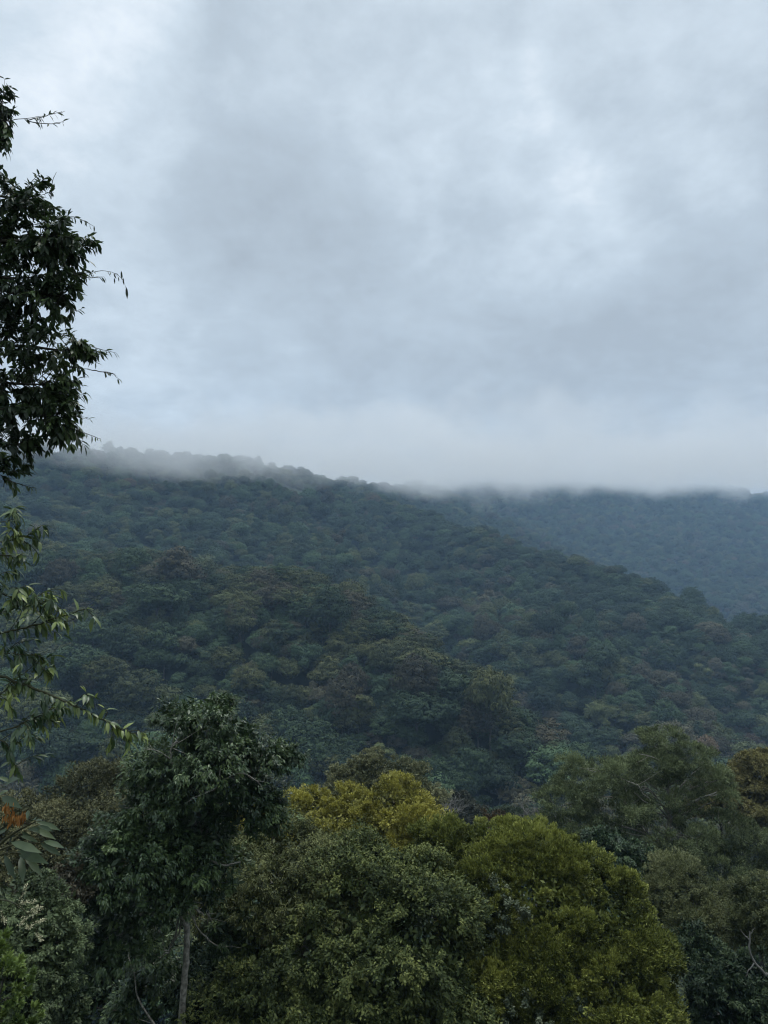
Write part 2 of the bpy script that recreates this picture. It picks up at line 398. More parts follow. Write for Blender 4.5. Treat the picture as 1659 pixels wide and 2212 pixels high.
HC = {  # colours: dark, mid, light
 'dark green': ((.018,.031,.016),(.030,.048,.025),(.046,.071,.034)),
 'mid green': ((.024,.042,.020),(.041,.065,.029),(.061,.092,.041)),
 'olive': ((.034,.043,.018),(.063,.073,.028),(.107,.112,.041)),
 'brownish': ((.037,.036,.022),(.063,.058,.034),(.097,.084,.047)),
 'rusty brown': ((.049,.034,.020),(.083,.057,.032),(.133,.087,.045)),
 'yellow-olive': ((.061,.063,.020),(.117,.114,.034),(.183,.168,.053))}
HN = list(HC); HP = np.array([.33,.29,.17,.145,.03,.035])
HM = {k: mat_foliage('hill_'+k.replace(' ','_').replace('-','_'), *v, nscale=.25, rough=.75, trans=0, spec=.15, jitter=.7) for k, v in HC.items()}
def mat_forest():
    m = bpy.data.materials.new('forest_foliage'); m.use_nodes = True; t = m.node_tree; L = t.links.new
    pr = t.nodes['Principled BSDF']; pr.inputs['Roughness'].default_value = .75; pr.inputs['Specular IOR Level'].default_value = .15
    hue = N('ShaderNodeAttribute', t, attribute_name='hue', attribute_type='INSTANCER')
    tn = N('ShaderNodeAttribute', t, attribute_name='tint')
    cr = N('ShaderNodeValToRGB', t); cr.color_ramp.interpolation = 'CONSTANT'; L(hue.outputs['Fac'], cr.inputs[0]); e = cr.color_ramp.elements
    cum = 0
    for i, k in enumerate(HN):
        el = e[0] if i == 0 else (e[1] if i == 1 else e.new(cum)); el.position = cum; el.color = (*HC[k][1], 1); cum += HP[i]
    oi = N('ShaderNodeObjectInfo', t)
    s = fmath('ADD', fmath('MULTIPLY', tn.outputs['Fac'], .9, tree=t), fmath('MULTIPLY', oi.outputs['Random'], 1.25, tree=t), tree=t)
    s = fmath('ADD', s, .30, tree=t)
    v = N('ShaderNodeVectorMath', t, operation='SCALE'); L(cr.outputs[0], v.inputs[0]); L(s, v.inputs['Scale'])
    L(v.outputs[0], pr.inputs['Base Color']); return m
FM = mat_forest()

# candidate places
frng = np.random.default_rng(5)
SP = 10.4
cx, cyy = np.meshgrid(np.arange(-1250, 2700, SP), np.arange(165, 3150, SP))
cx = (cx + frng.uniform(-.45, .45, cx.shape)*SP).ravel(); cyy = (cyy + frng.uniform(-.45, .45, cyy.shape)*SP).ravel()
# thin out with distance where crowns merge
SP2 = 10.6
gx2, gy2 = np.meshgrid(np.arange(-1250, 2700, SP2), np.arange(165, 3150, SP2))
gx2 = (gx2 + frng.uniform(-.5, .5, gx2.shape)*SP2).ravel(); gy2 = (gy2 + frng.uniform(-.5, .5, gy2.shape)*SP2).ravel()
fill = np.concatenate([np.zeros(len(cx), bool), np.ones(len(gx2), bool)]); cx = np.concatenate([cx, gx2]); cyy = np.concatenate([cyy, gy2])
cz = terrain(cx, cyy)
def project(x, y, z):
    yc = y*math.cos(PITCH)+z*math.sin(PITCH); zc = -y*math.sin(PITCH)+z*math.cos(PITCH)
    return 829.5+F*x/yc, 1106-F*zc/yc, yc
sx, sy, dep = project(cx, cyy, cz+12)
m = (sx > -160) & (sx < 1820) & (sy > 850) & (sy < 2150) & (frng.uniform(size=len(cx)) < np.interp(dep, [1300, 2400], [1, .62]))
cx, cyy, cz, sx, sy, dep, fill = [a[m] for a in (cx, cyy, cz, sx, sy, dep, fill)]
vis = np.ones(len(cx), bool)
for t in np.linspace(.12, .985, 70):
    vis &= terrain(cx*t, cyy*t) + np.where(t > .97, 2, 7) < (cz+17)*t + 6
cx, cyy, cz, sx, sy, dep, fill = [a[vis] for a in (cx, cyy, cz, sx, sy, dep, fill)]
for c, r in CLEAR:
    k = np.hypot(cx-c[0], cyy-c[1]) > r*frng.uniform(.75, 1.1, len(cx)); cx, cyy, cz, sx, sy, dep, fill = [a[k] for a in (cx, cyy, cz, sx, sy, dep, fill)]
n = len(cx)
patch = vnoise(cx, cyy, 90, 9)
size = np.clip(frng.lognormal(0, .28, n)*(.80+.35*patch), .5, 1.75)
kind = frng.choice(len(KINDS), n, p=[.08,.08,.07,.06,.06,.06,.07,.07,.07,.06,.06,.06,.06,.04,.05,.05])
# broad-crowned trees stand above the rest on the spur crests
kind = np.where(fill, frng.choice([3, 4, 5, 9, 13, 10, 14], n), kind)
size = np.where(fill, size*.70, size*1.02)*np.interp(dep, [500, 1000, 1400, 2500], [1.2, .95, 1.0, 1.35])
tall = (frng.uniform(size=n) < .05) & (dep < 650)
hue = np.clip(frng.uniform(0, 1, n)*.75 + .32*(vnoise(cx, cyy, 120, 4)) - .04, 0, .9999)
# the rest of the crowns on the nearest spur are browner, as in the photograph
hue = np.where((frng.uniform(size=n) < .22) & (dep < 620), frng.uniform(.62, .93, n), hue)
rot = frng.uniform(0, 6.283, n); sz = size*frng.uniform(.8, 1.3, n)*np.where(tall, 1.35, 1)
cumP = np.cumsum(HP)
def near_crest(k, w):              # how close to a spur's crest line
    W3 = np.array([P(*q) for q in RIDGES[k][0]])[:, :2]; best = np.full(len(cx), 1e9)
    for a, b in zip(W3[:-1], W3[1:]):
        ab = b-a; t = np.clip(((cx-a[0])*ab[0]+(cyy-a[1])*ab[1])/(ab@ab), 0, 1); best = np.minimum(best, np.hypot(cx-a[0]-t*ab[0], cyy-a[1]-t*ab[1]))
    return best < w
cr1, cr2 = near_crest(1, 40) & ~fill, near_crest(2, 34) & ~fill
u_ = frng.uniform(size=n)
kind = np.where((cr1 | cr2) & (u_ < .75), frng.choice([0, 6, 11, 1, 7, 12, 8], n), kind)      # spreading crowns along the spurs
size = np.where(cr1 | cr2, np.clip(size*1.22, .9, 1.7), size)
hue = np.where(cr2 & (u_ < .65), frng.uniform(.58, .82, n), hue); hue = np.where(cr1 & (u_ < .6), frng.uniform(0, .33, n), hue)
sz = np.where(cr1 | cr2, size*.9, sz)
cz = cz - np.where(fill, frng.uniform(0, 3, n), frng.uniform(-1, 7, n)*size*(1-.8*(cr1 | cr2)))      # uneven heights: crowns stand clear of one another
hidx = np.searchsorted(cumP, hue, side='right').clip(0, 5)
# silhouette of the trees in front: what lies below it is not seen
fgx = [-200,0,250,280,350,450,540,640,600.1,730,800,900,950,1150,1180,1400,1540,1580,1600,1659,1900]
fgl = np.interp(sx, [-200,0,250,280,350,450,540,640,645,730,800,900,950,1150,1180,1400,1540,1580,1600,1659,1900],
                [1690,1690,1680,1600,1500,1490,1560,1620,1690,1640,1640,1690,1760,1760,1640,1570,1620,1690,1620,1620,1620])
blockL = (sx < np.interp(sy, [1080,1250,1300,1500,1560,1700], [40,60,150,170,230,60]))
crr = np.array([7.6,7.0,6.2,4.6,6.0,4.6,7.6,7.0,6.2,6.0,4.6,7.6,7.0,4.6,6.0,6.2])[kind]
score = size*crr/dep
score[fill] *= .6
score[(sy > fgl+5) | (sx < -10) | (sx > 1670) | blockL] = 0
order = np.argsort(-score); NI = 298
ind = order[:NI]; rest = np.setdiff1d(np.arange(n), ind)
print('forest trees', n, 'nearest', NI, 'dep', dep[ind].min(), dep[ind].max())

def row_of(i):
    y = sy[i]; return 'low' if y > 1560 else ('lower' if y > 1440 else ('middle' if y > 1330 else ('upper' if y > 1220 else 'high')))
ROWT = {'low':'at the foot of the slope','lower':'on the lower slope','middle':'midway up the slope','upper':'on the upper slope','high':'high on the slope'}
def col_of(i):
    x = sx[i]
    for lim, s in ((300,'beyond the overhanging branches'),(470,'above the tall dark tree'),(640,'right of the tall dark tree'),(830,'above the yellow-green crown'),(1060,'above the bare grey tree'),(1300,'beside the wispy tree'),(9999,'behind the wispy tree')):
        if x < lim: return s
cells = {}
for i in ind: cells.setdefault((HN[hidx[i]], SHAPE[KINDS[kind[i]]], ROWT[row_of(i)], col_of(i)), []).append(i)
ORD = ['first','second','third','fourth','fifth','sixth','seventh','eighth','ninth','tenth','eleventh','twelfth','thirteenth','fourteenth','fifteenth','sixteenth','seventeenth','eighteenth','nineteenth','twentieth'] + [f'{k}th' for k in range(21, 60)]
first = {}
for (cn, sh, rw, cl_), members in cells.items():
    members.sort(key=lambda i: sx[i])
    for q, i in enumerate(members):
        lab = f'{cn} {sh} tree {ROWT[rw] if rw in ROWT else rw} {cl_}'
        if len(members) > 1: lab += f', {ORD[q]} from left'
        while len(lab.split()) > 16 and ' the ' in lab: lab = lab.replace(' the ', ' ', 1)
        o = empty('forest_tree', (cx[i], cyy[i], cz[i])); o.rotation_euler = (0, 0, rot[i]); o.scale = (size[i], size[i], sz[i])
        tag(o, lab, 'tree', 'trees of the forest on the slopes')
        c = bpy.data.objects.new('crown', crown_me[kind[i]]); c.parent = o; col.objects.link(c)
        if not crown_me[kind[i]].materials: crown_me[kind[i]].materials.append(FM)
        c.material_slots[0].link = 'OBJECT'; c.material_slots[0].material = HM[cn]
        first.setdefault(int(kind[i]), c)
        t_ = bpy.data.objects.new('trunk', trunk_me[kind[i]]); t_.parent = o; col.objects.link(t_)
for k in range(len(KINDS)):
    if k not in first: print('no individual of kind', k)
kk = sorted(first); remap = np.array([kk.index(k) if k in kk else 0 for k in range(len(KINDS))])

# the rest of the forest: one object, its crowns instanced
fm = bpy.data.meshes.new('forest'); fm.vertices.add(len(rest))
fm.vertices.foreach_set('co', np.stack([cx[rest], cyy[rest], cz[rest]], -1).astype(np.float32).ravel())
def pattr(nm, ty, arr, fld='value'):
    a = fm.attributes.new(nm, ty, 'POINT'); a.data.foreach_set(fld, np.ascontiguousarray(arr).ravel())
pattr('hue', 'FLOAT', hue[rest].astype(np.float32))
pattr('which', 'INT', remap[kind[rest]].astype(np.int32))
pattr('turn', 'FLOAT_VECTOR', np.stack([0*rot[rest], 0*rot[rest], rot[rest]], -1).astype(np.float32), 'vector')
pattr('size', 'FLOAT_VECTOR', np.stack([size[rest], size[rest], sz[rest]], -1).astype(np.float32), 'vector')
forest = bpy.data.objects.new('forest', fm); col.objects.link(forest); fm.materials.append(FM)
tag(forest, 'dense cloud forest canopy covering the hills behind the nearer trees', 'forest', kind='stuff')
ng = bpy.data.node_groups.new('forest_growth', 'GeometryNodeTree')
ng.interface.new_socket('Geometry', in_out='INPUT', socket_type='NodeSocketGeometry')
ng.interface.new_socket('Geometry', in_out='OUTPUT', socket_type='NodeSocketGeometry')
gi = ng.nodes.new('NodeGroupInput'); go = ng.nodes.new('NodeGroupOutput'); GL = ng.links.new
jn = ng.nodes.new('GeometryNodeJoinGeometry')
for k in reversed(kk):
    oin = ng.nodes.new('GeometryNodeObjectInfo'); oin.inputs['Object'].default_value = first[k]; oin.inputs['As Instance'].default_value = False
    sm = ng.nodes.new('GeometryNodeSetMaterial'); sm.inputs['Material'].default_value = FM; GL(oin.outputs['Geometry'], sm.inputs['Geometry'])
    gti = ng.nodes.new('GeometryNodeGeometryToInstance'); GL(sm.outputs[0], gti.inputs[0]); GL(gti.outputs[0], jn.inputs[0])
m2p = ng.nodes.new('GeometryNodeMeshToPoints'); GL(gi.outputs[0], m2p.inputs['Mesh'])
iop = ng.nodes.new('GeometryNodeInstanceOnPoints'); GL(m2p.outputs[0], iop.inputs['Points']); GL(jn.outputs[0], iop.inputs['Instance'])
iop.inputs['Pick Instance'].default_value = True
def nattr(nm, ty):
    a = ng.nodes.new('GeometryNodeInputNamedAttribute'); a.data_type = ty; a.inputs['Name'].default_value = nm
    return a.outputs[0]
GL(nattr('which', 'INT'), iop.inputs['Instance Index']); GL(nattr('turn', 'FLOAT_VECTOR'), iop.inputs['Rotation']); GL(nattr('size', 'FLOAT_VECTOR'), iop.inputs['Scale'])
GL(iop.outputs[0], go.inputs[0])
md = forest.modifiers.new('growth', 'NODES'); md.node_group = ng

# ------------------------------------------------------------------ trees near the camera
def ell(px, py, Y, rx, rz, ry):
    c = P(px, py, Y); s = np.linalg.norm(c)/math.hypot(F, px-829.5, py-1106); return c, np.array([rx*s, ry, rz*s])
def crown(E, lobe_r, lobe_n, spr_n, k, Lr, wr, spread=.7, droop=.2, scat=.05, tmpl=LEAF4, curl=0, inner=.25, flat=.75, lobejit=.13, tj=.1, upn=1.0, back=.45, topbias=0.0, outw=.5, core=1.0, sub=10, subr=.2, nout=.5, nrnd=.5):
    """ellipsoids -> lobes on their skins -> twig tips on the lobes -> leaves"""
    bag = Bag(); LC = []; LR = []; LD = []
    for (c, r) in E:
        area = (r[0]*r[1]+r[0]*r[2]+r[1]*r[2])/3*12.57
        n = max(5, int(lobe_n*area/(lobe_r**2*3.1)))
        d = rsph(n*2); d = d[d[:, 2] > -.75][:n]
        p = c + d*r*rng.uniform(.62, .93, (len(d), 1))
        keep = np.ones(len(p), bool)
        for (c2, r2) in E:
            if c2 is c: continue
            keep &= (((p-c2)/(r2*.72))**2).sum(1) > 1
        tocam = unit(-p); facing = (d*tocam).sum(1)
        keep &= (facing > -.25) | (rng.uniform(size=len(p)) < back)
        LC.append(p[keep]); LD.append(d[keep]); LR.append(np.clip(rng.lognormal(-.05, .32, keep.sum()), .5, 1.9)*lobe_r)
    LC = np.concatenate(LC); LD = np.concatenate(LD); LR = np.concatenate(LR)
    m = np.maximum(2, (spr_n*(LR/lobe_r)**2/sub).astype(int)); idx = np.repeat(np.arange(len(LC)), m)
    s = rsph(len(idx)); s = unit(s + LD[idx]*.55 + np.array([0, 0, .35]))
    rad = LR[idx]*np.where(rng.uniform(size=len(idx)) < inner, rng.uniform(.3, .85, len(idx)), rng.normal(1, .10, len(idx)))
    pos = LC[idx] + s*rad[:, None]*np.array([1.1, 1.1, flat])
    # each lobe carries small tufts of twigs
    tt_ = rng.normal(0, lobejit*.7, len(idx)); sr = LR[idx]*subr*rng.uniform(.6, 1.3, len(idx))
    idx = np.repeat(idx, sub); pos = np.repeat(pos, sub, 0); tt_ = np.repeat(tt_, sub); s = np.repeat(s, sub, 0)
    off = rsph(len(idx)); off = off*(rng.uniform(.3, 1, (len(idx), 1))); pos = pos + off*np.repeat(sr, sub)[:, None]*np.array([1, 1, .8]); s = unit(s+off*.8)
    if core:                                   # oversized inner leaves, tinted dark to paint shade inside the crown
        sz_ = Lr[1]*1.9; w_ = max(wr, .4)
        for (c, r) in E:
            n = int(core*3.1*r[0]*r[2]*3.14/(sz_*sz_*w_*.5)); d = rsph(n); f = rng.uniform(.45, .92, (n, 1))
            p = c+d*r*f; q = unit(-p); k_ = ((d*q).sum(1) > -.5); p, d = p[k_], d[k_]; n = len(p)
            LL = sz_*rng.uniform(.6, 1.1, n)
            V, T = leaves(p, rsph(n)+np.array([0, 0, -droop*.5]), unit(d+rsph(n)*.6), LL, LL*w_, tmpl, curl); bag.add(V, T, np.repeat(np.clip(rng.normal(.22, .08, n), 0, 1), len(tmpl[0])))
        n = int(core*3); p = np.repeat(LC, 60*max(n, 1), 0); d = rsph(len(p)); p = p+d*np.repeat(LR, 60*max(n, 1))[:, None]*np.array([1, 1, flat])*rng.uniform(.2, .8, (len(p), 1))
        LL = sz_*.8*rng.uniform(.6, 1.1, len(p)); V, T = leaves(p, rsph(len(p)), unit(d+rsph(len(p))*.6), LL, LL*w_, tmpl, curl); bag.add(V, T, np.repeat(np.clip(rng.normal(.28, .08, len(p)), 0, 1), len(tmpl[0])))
    tint = rng.normal(.45, lobejit, len(LC))[idx] + tt_ + rng.normal(0, .06, len(idx)) + topbias*s[:, 2]  # tint gets lighter on tufts that point upward
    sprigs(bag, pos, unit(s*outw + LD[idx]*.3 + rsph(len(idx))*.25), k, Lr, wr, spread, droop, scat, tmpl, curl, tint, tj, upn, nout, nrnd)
    return bag, LC
def branches(bag, trunk_pts, LC, n, r0, r1, sag=.0, twigs=0):
    tp = spline(trunk_pts, 8); pick = rng.choice(len(LC), min(n, len(LC)), replace=False); tips = []
    for q in LC[pick]:
        cand = tp[tp[:, 2] < q[2]+.2]; cand = cand if len(cand) else tp[:1]
        dd = np.linalg.norm(cand-q, axis=1) + .8*np.abs((q[2]-cand[:, 2]) - .6*np.linalg.norm(cand[:, :2]-q[:2], axis=1)); a = cand[np.argmin(dd)]
        L_ = np.linalg.norm(q-a); mid = a*.5+q*.5 + rng.normal(size=3)*L_*.10 + np.array([0, 0, .06*L_])
        s = limb(bag, [a, mid, q], r0*min(1, .4+L_/5), r1, 5, 5, jit=L_*.012); tips.append(q)
        for _ in range(twigs):
            t = s[rng.integers(len(s)//2, len(s))]; e_ = t + unit(rng.normal(size=3)+np.array([0, 0, .3]))*L_*rng.uniform(.1, .28)
            limb(bag, [t, (t+e_)/2+rng.normal(size=3)*L_*.02, e_], r1*1.0, r1*.4, 3, 4)
def make_tree(name, label, cat, E, mat, bark, trunk, tr, crown_kw, nb=20, br=(.06, .015), twigs=1, group=None, extra=None, base=None, bt=0):
    b = trunk[0] if base is None else base
    root = empty(name, b); tag(root, label, cat, group)
    off = np.array(root.location)
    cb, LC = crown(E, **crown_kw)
    tb = Bag(); limb(tb, trunk, tr[0], tr[1], 6, 9, jit=tr[0]*.08)
    if nb: branches(tb, trunk[bt:], LC, nb, br[0], br[1], twigs=twigs)
    if extra:
        for pts, a, c in extra:
            sl = limb(tb, pts, a, c, 6, 6, jit=a*.15); Ls = np.linalg.norm(sl[-1]-sl[0])
            for _ in range(5 if a < .045 else 2):
                i_ = rng.integers(len(sl)//4, len(sl)-1); dr = unit(unit(sl[i_+1]-sl[i_])+rng.normal(size=3)*.55)
                e_ = sl[i_]+dr*Ls*rng.uniform(.15, .4); limb(tb, [sl[i_], (sl[i_]+e_)/2+rng.normal(size=3)*Ls*.02, e_], max(c, a*.35), c*.35, 3, 4)
    for nm, bb, mt, sm in (('crown', cb, mat, False), ('trunk', tb, bark, True)):
        me = bb.mesh(nm, sm); co = np.empty(len(me.vertices)*3, np.float32); me.vertices.foreach_get('co', co)
        co = (co.reshape(-1, 3)-off).astype(np.float32); me.vertices.foreach_set('co', co.ravel()); me.update()
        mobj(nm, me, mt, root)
    return root
def gpt(px, Y, dx=0):              # foot of a trunk: on the ground below that picture column
    x = P(px, 1800, Y)[0]+dx; return np.array([x, Y, float(terrain(x, Y))-.3])
def pts(l): return [P(*q) for q in l]

# tall dark tree with the pale trunk
M = mat_foliage('dark_leaf', (.020,.038,.014), (.054,.090,.032), (.13,.18,.06), .5, .4, .14, .4)
E = [ell(*a) for a in [(452,1552,26,78,52,1.15),(392,1548,26,40,26,.5),(500,1590,25.8,60,32,.8),(450,1642,26,125,46,1.6),(560,1634,26,66,24,.8),(612,1630,26,26,13,.4),
    (350,1672,25.8,72,38,1.2),(440,1715,26,145,52,1.8),(545,1728,26,60,38,1.0),(330,1760,25.5,84,46,1.4),(275,1840,25,92,62,1.4),(520,1770,26,70,30,.9),(560,1778,26,52,24,.8),(425,1885,25.5,56,44,.7),(405,1820,25.5,80,36,.8),(470,1900,26.5,40,50,.7),(405,1800,27,110,40,1.2),
    (235,1900,24.8,80,50,1.2),(350,1880,26,80,50,1.2),(300,1950,25,110,50,1.2),(255,2040,25,80,45,1.0),(335,2080,28,50,50,.8),(500,2010,28.2,60,55,.9),(310,2170,28,50,50,.8),(510,2110,28.2,55,60,.8)]]
tr = [gpt(384,26)]+pts([(388,2330,26),(393,2180,26),(402,2080,26),(404,2000,26),(398,1945,26),(412,1880,26),(436,1800,26.1),(428,1720,26.1),(446,1640,26),(450,1545,26)])
ex = [(pts([(402,2000,26),(386,1962,25.7),(400,1946,25.4),(432,1972,25.2)]), .085, .035),
      (pts([(405,1960,26),(372,1938,25.4),(345,1940,25.0),(312,1968,24.7),(296,1985,24.6)]), .085, .03),
      (pts([(436,1800,26.1),(450,1850,25.6),(480,1868,25.2),(520,1862,25)]), .05, .02),
      (pts([(425,1720,26.1),(395,1690,25.2),(370,1640,24.6),(372,1612,24.4),(385,1600,24.3)]), .04, .012),
      (pts([(370,1640,24.6),(340,1622,24.4),(310,1618,24.3)]), .018, .008),
      (pts([(440,1720,26),(470,1700,24.6),(476,1660,24.2)]), .03, .01), (pts([(472,1690,24.6),(520,1670,24.2),(560,1690,24)]), .018, .006),
      (pts([(470,1700,24.6),(440,1715,24.2),(412,1725,24)]), .02, .006),
      (pts([(388,2330,26),(350,2240,26.4),(300,2160,26.8),(290,2100,27)]), .046, .015)]
make_tree('broadleaf_tree', 'tall dark green tree with glossy hanging leaves and a bare pale trunk', 'tree', E, M, BARK, tr, (.125, .04),
    dict(core=.6, lobe_r=.46, lobe_n=.95, spr_n=34, sub=5, subr=.35, k=7, Lr=(.11,.19), wr=.36, spread=.75, droop=.75, scat=.045, inner=.2, flat=.8, tj=.14, lobejit=.12, upn=.8), nb=60, br=(.04,.010), twigs=3, extra=ex, bt=5)

# brownish olive canopy at the left
M = mat_foliage('brown_olive_leaf', (.038,.042,.018), (.085,.088,.036), (.17,.165,.075), .35, .6, .1, .2)
E = [ell(*a) for a in [(215,1728,42,105,45,3),(95,1768,42,110,45,3),(40,1840,40,120,60,3),(190,1815,41,110,55,3),(120,1900,39,130,60,3),(230,1900,40,110,60,3),(-60,1800,41,100,60,3),(30,1950,38,120,60,3),(200,1990,38,120,70,3)]]
make_tree('olive_canopy_tree', 'broad brownish olive tree with tiny leaves behind the orange flower spray', 'tree', E, M, BARK_D, [gpt(150,42)]+pts([(150,2050,42),(145,1900,42),(150,1780,42)]), (.3,.08),
    dict(lobe_r=1.25, lobe_n=.85, spr_n=400, sub=14, subr=.22, nout=1.0, nrnd=.4, k=6, Lr=(.10,.17), wr=.42, spread=.9, droop=.1, scat=.06, inner=.15, flat=.6, tj=.2, lobejit=.13, topbias=.16), nb=24, br=(.08,.02))

# leafy dark bush, lower left
M = mat_foliage('grey_green_leaf', (.026,.040,.016), (.060,.084,.034), (.125,.160,.070), .6, .5, .12, .2)
E = [ell(*a) for a in [(40,1950,21,90,50,1.2),(110,1990,20.5,60,55,1),(60,2060,20,110,65,1.3),(120,2110,20,55,55,1),(40,2150,20,100,60,1.2),(130,2180,20.5,50,45,1),(-60,2050,20,80,90,1.3),(60,2260,20,110,70,1.2)]]
make_tree('leafy_tree', 'grey-green leafy tree in drooping tiers below the cream flower stem', 'tree', E, M, BARK_D, [gpt(60,21)]+pts([(60,2250,21),(50,2050,21),(60,1960,21)]), (.14,.04),
    dict(lobe_r=.42, lobe_n=.9, spr_n=75, nout=.8, nrnd=.45, k=7, Lr=(.06,.11), wr=.42, spread=.8, droop=.55, scat=.035, inner=.15, flat=.65, tj=.16, lobejit=.12, topbias=.12), nb=20, br=(.04,.01))
M = mat_foliage('brown_tip_leaf', (.035,.032,.018), (.07,.062,.034), (.13,.105,.055), .5, .6, .1, .3)
E = [ell(*a) for a in [(120,1905,23.5,50,26,.9),(160,1925,23.5,34,22,.7),(85,1930,23.5,50,25,.8)]]
make_tree('brown_leaf_shrub', 'small brown-tinged shrub top above the grey-green tiers', 'shrub', E, M, BARK_D, [gpt(125,23.5)]+pts([(125,2050,23.5),(122,1920,23.5)]), (.08,.03),
    dict(lobe_r=.3, lobe_n=.95, spr_n=34, k=7, Lr=(.05,.09), wr=.42, spread=.9, droop=.2, scat=.03, inner=.15, flat=.7, tj=.16), nb=8, br=(.03,.01))
# bright shrub, bottom left corner
M = mat_foliage('bright_leaf', (.05,.085,.018), (.10,.15,.032), (.20,.27,.06), 1.2, .5, .25, .4)
E = [ell(*a) for a in [(-10,2070,12,34,50,.4),(12,2130,12,38,50,.4),(20,2200,12,42,45,.45),(-30,2150,12,60,90,.5),(10,2280,12,60,60,.5)]]
make_tree('bright_shrub', 'bright yellow-green shrub with upright oblong leaves at the bottom corner', 'shrub', E, M, BARK_D, [gpt(-5,12)]+pts([(-5,2330,12),(-2,2150,12)]), (.05,.02),
    dict(core=0, lobe_r=.16, lobe_n=.9, spr_n=14, k=8, Lr=(.06,.10), wr=.36, spread=.75, droop=-.75, scat=.015, tmpl=LEAF8, curl=.12, inner=.2, flat=.9, tj=.14), nb=14, br=(.02,.006))

# yellow-olive dome
M = mat_foliage('yellow_olive_leaf', (.095,.095,.018), (.25,.235,.042), (.40,.37,.075), .3, .55, .16, .3)
E = [ell(*a) for a in [(700,1770,46,110,52,3),(795,1765,46,110,52,3),(845,1735,46,70,40,2.2),(880,1800,45,90,56,3),(780,1830,44,130,60,3),(650,1800,45,80,56,2.6),(950,1830,45,60,44,2.2),(520,1810,43,75,30,2),(500,1850,42,60,34,2)]]
make_tree('yellow_crowned_tree', 'rounded tree with a mustard yellow-green crown in the middle of the view', 'tree', E, M, BARK_D, [gpt(770,46)]+pts([(770,2000,46),(765,1880,46),(790,1780,46)]), (.3,.1),
    dict(lobe_r=.85, lobe_n=.9, spr_n=300, sub=22, subr=.3, nout=1.0, nrnd=.4, k=7, Lr=(.10,.17), wr=.42, spread=.8, droop=-.35, scat=.05, inner=.12, flat=.75, tj=.13, lobejit=.12, topbias=.15), nb=20, br=(.08,.02))
# paler tree behind
M = mat_foliage('pale_olive_leaf', (.058,.068,.028), (.135,.142,.062), (.24,.24,.12), .2, .6, .12, .3)
E = [ell(*a) for a in [(800,1665,76,38,34,3),(760,1690,76,46,30,3),(870,1680,76,48,34,3),(905,1720,75,32,34,2.6),(830,1720,74,80,40,3),(740,1720,75,40,34,2.6),(930,1760,75,26,40,2)]]
make_tree('pale_olive_tree', 'pale olive tree rising just behind the mustard crowned one', 'tree', E, M, BARK, [gpt(830,76)]+pts([(830,1900,76),(832,1780,76),(825,1690,76)]), (.3,.08),
    dict(lobe_r=.85, lobe_n=.75, spr_n=120, k=6, Lr=(.14,.24), wr=.45, spread=.8, droop=.0, scat=.08, inner=.15, flat=.8, tj=.14, topbias=.18), nb=26, br=(.1,.03))

# climber-covered trees, centre
M = mat_foliage('climber_leaf', (.038,.048,.015), (.098,.112,.034), (.225,.24,.09), .45, .6, .12, .25)
E = [ell(*a) for a in [(520,1880,31,90,44,2),(610,1850,32,110,50,2.4),(590,1930,30,150,70,2.4),(720,1900,31,110,60,2.4),(690,1975,29.5,120,60,2.2),(480,1950,30,70,70,1.8)]]
make_tree('climber_covered_tree', 'tree smothered in feathery grey-olive climbers beside the pale trunk', 'tree', E, M, BARK_D, [gpt(600,31)]+pts([(600,2100,31),(600,1950,31),(610,1860,31)]), (.2,.06),
    dict(lobe_r=.5, lobe_n=.9, spr_n=75, k=6, Lr=(.09,.17), wr=.24, spread=.9, droop=.55, scat=.07, curl=.25, inner=.25, flat=.8, tj=.24, lobejit=.1, topbias=.12), nb=30, br=(.03,.01), twigs=3)
M = mat_foliage('dark_climber_leaf', (.026,.038,.011), (.060,.080,.022), (.16,.18,.052), .6, .6, .12, .18)
E = [ell(*a) for a in [(830,1880,31,110,50,2.2),(915,1905,30.5,76,46,2.2),(800,1960,29,130,75,2.4),(880,1995,28.5,130,76,2.4),(660,2060,28,150,85,2.4),(800,2090,27.5,150,90,2.5),(890,2115,27.5,130,86,2.4),(560,2120,27.5,90,90,2.2),(955,2060,28.5,56,70,1.6),(680,2210,27,170,90,2.4),(880,2220,27,170,90,2.4),(540,2230,27,110,80,2.2),(970,2215,27.5,80,76,2)]]
make_tree('vine_draped_tree', 'wide dark tree draped in leafy vines filling the middle foreground', 'tree', E, M, BARK_D, [gpt(820,28.5)]+pts([(815,2350,28.5),(820,2200,28.5),(850,2030,29),(880,1900,30)]), (.22,.06),
    dict(lobe_r=.70, lobe_n=.85, spr_n=105, sub=7, subr=.24, nrnd=.6, nout=.8, k=7, Lr=(.09,.16), wr=.5, spread=.85, droop=.6, scat=.06, inner=.2, flat=.85, tj=.17, lobejit=.13, topbias=.10), nb=50, br=(.03,.008), twigs=3)

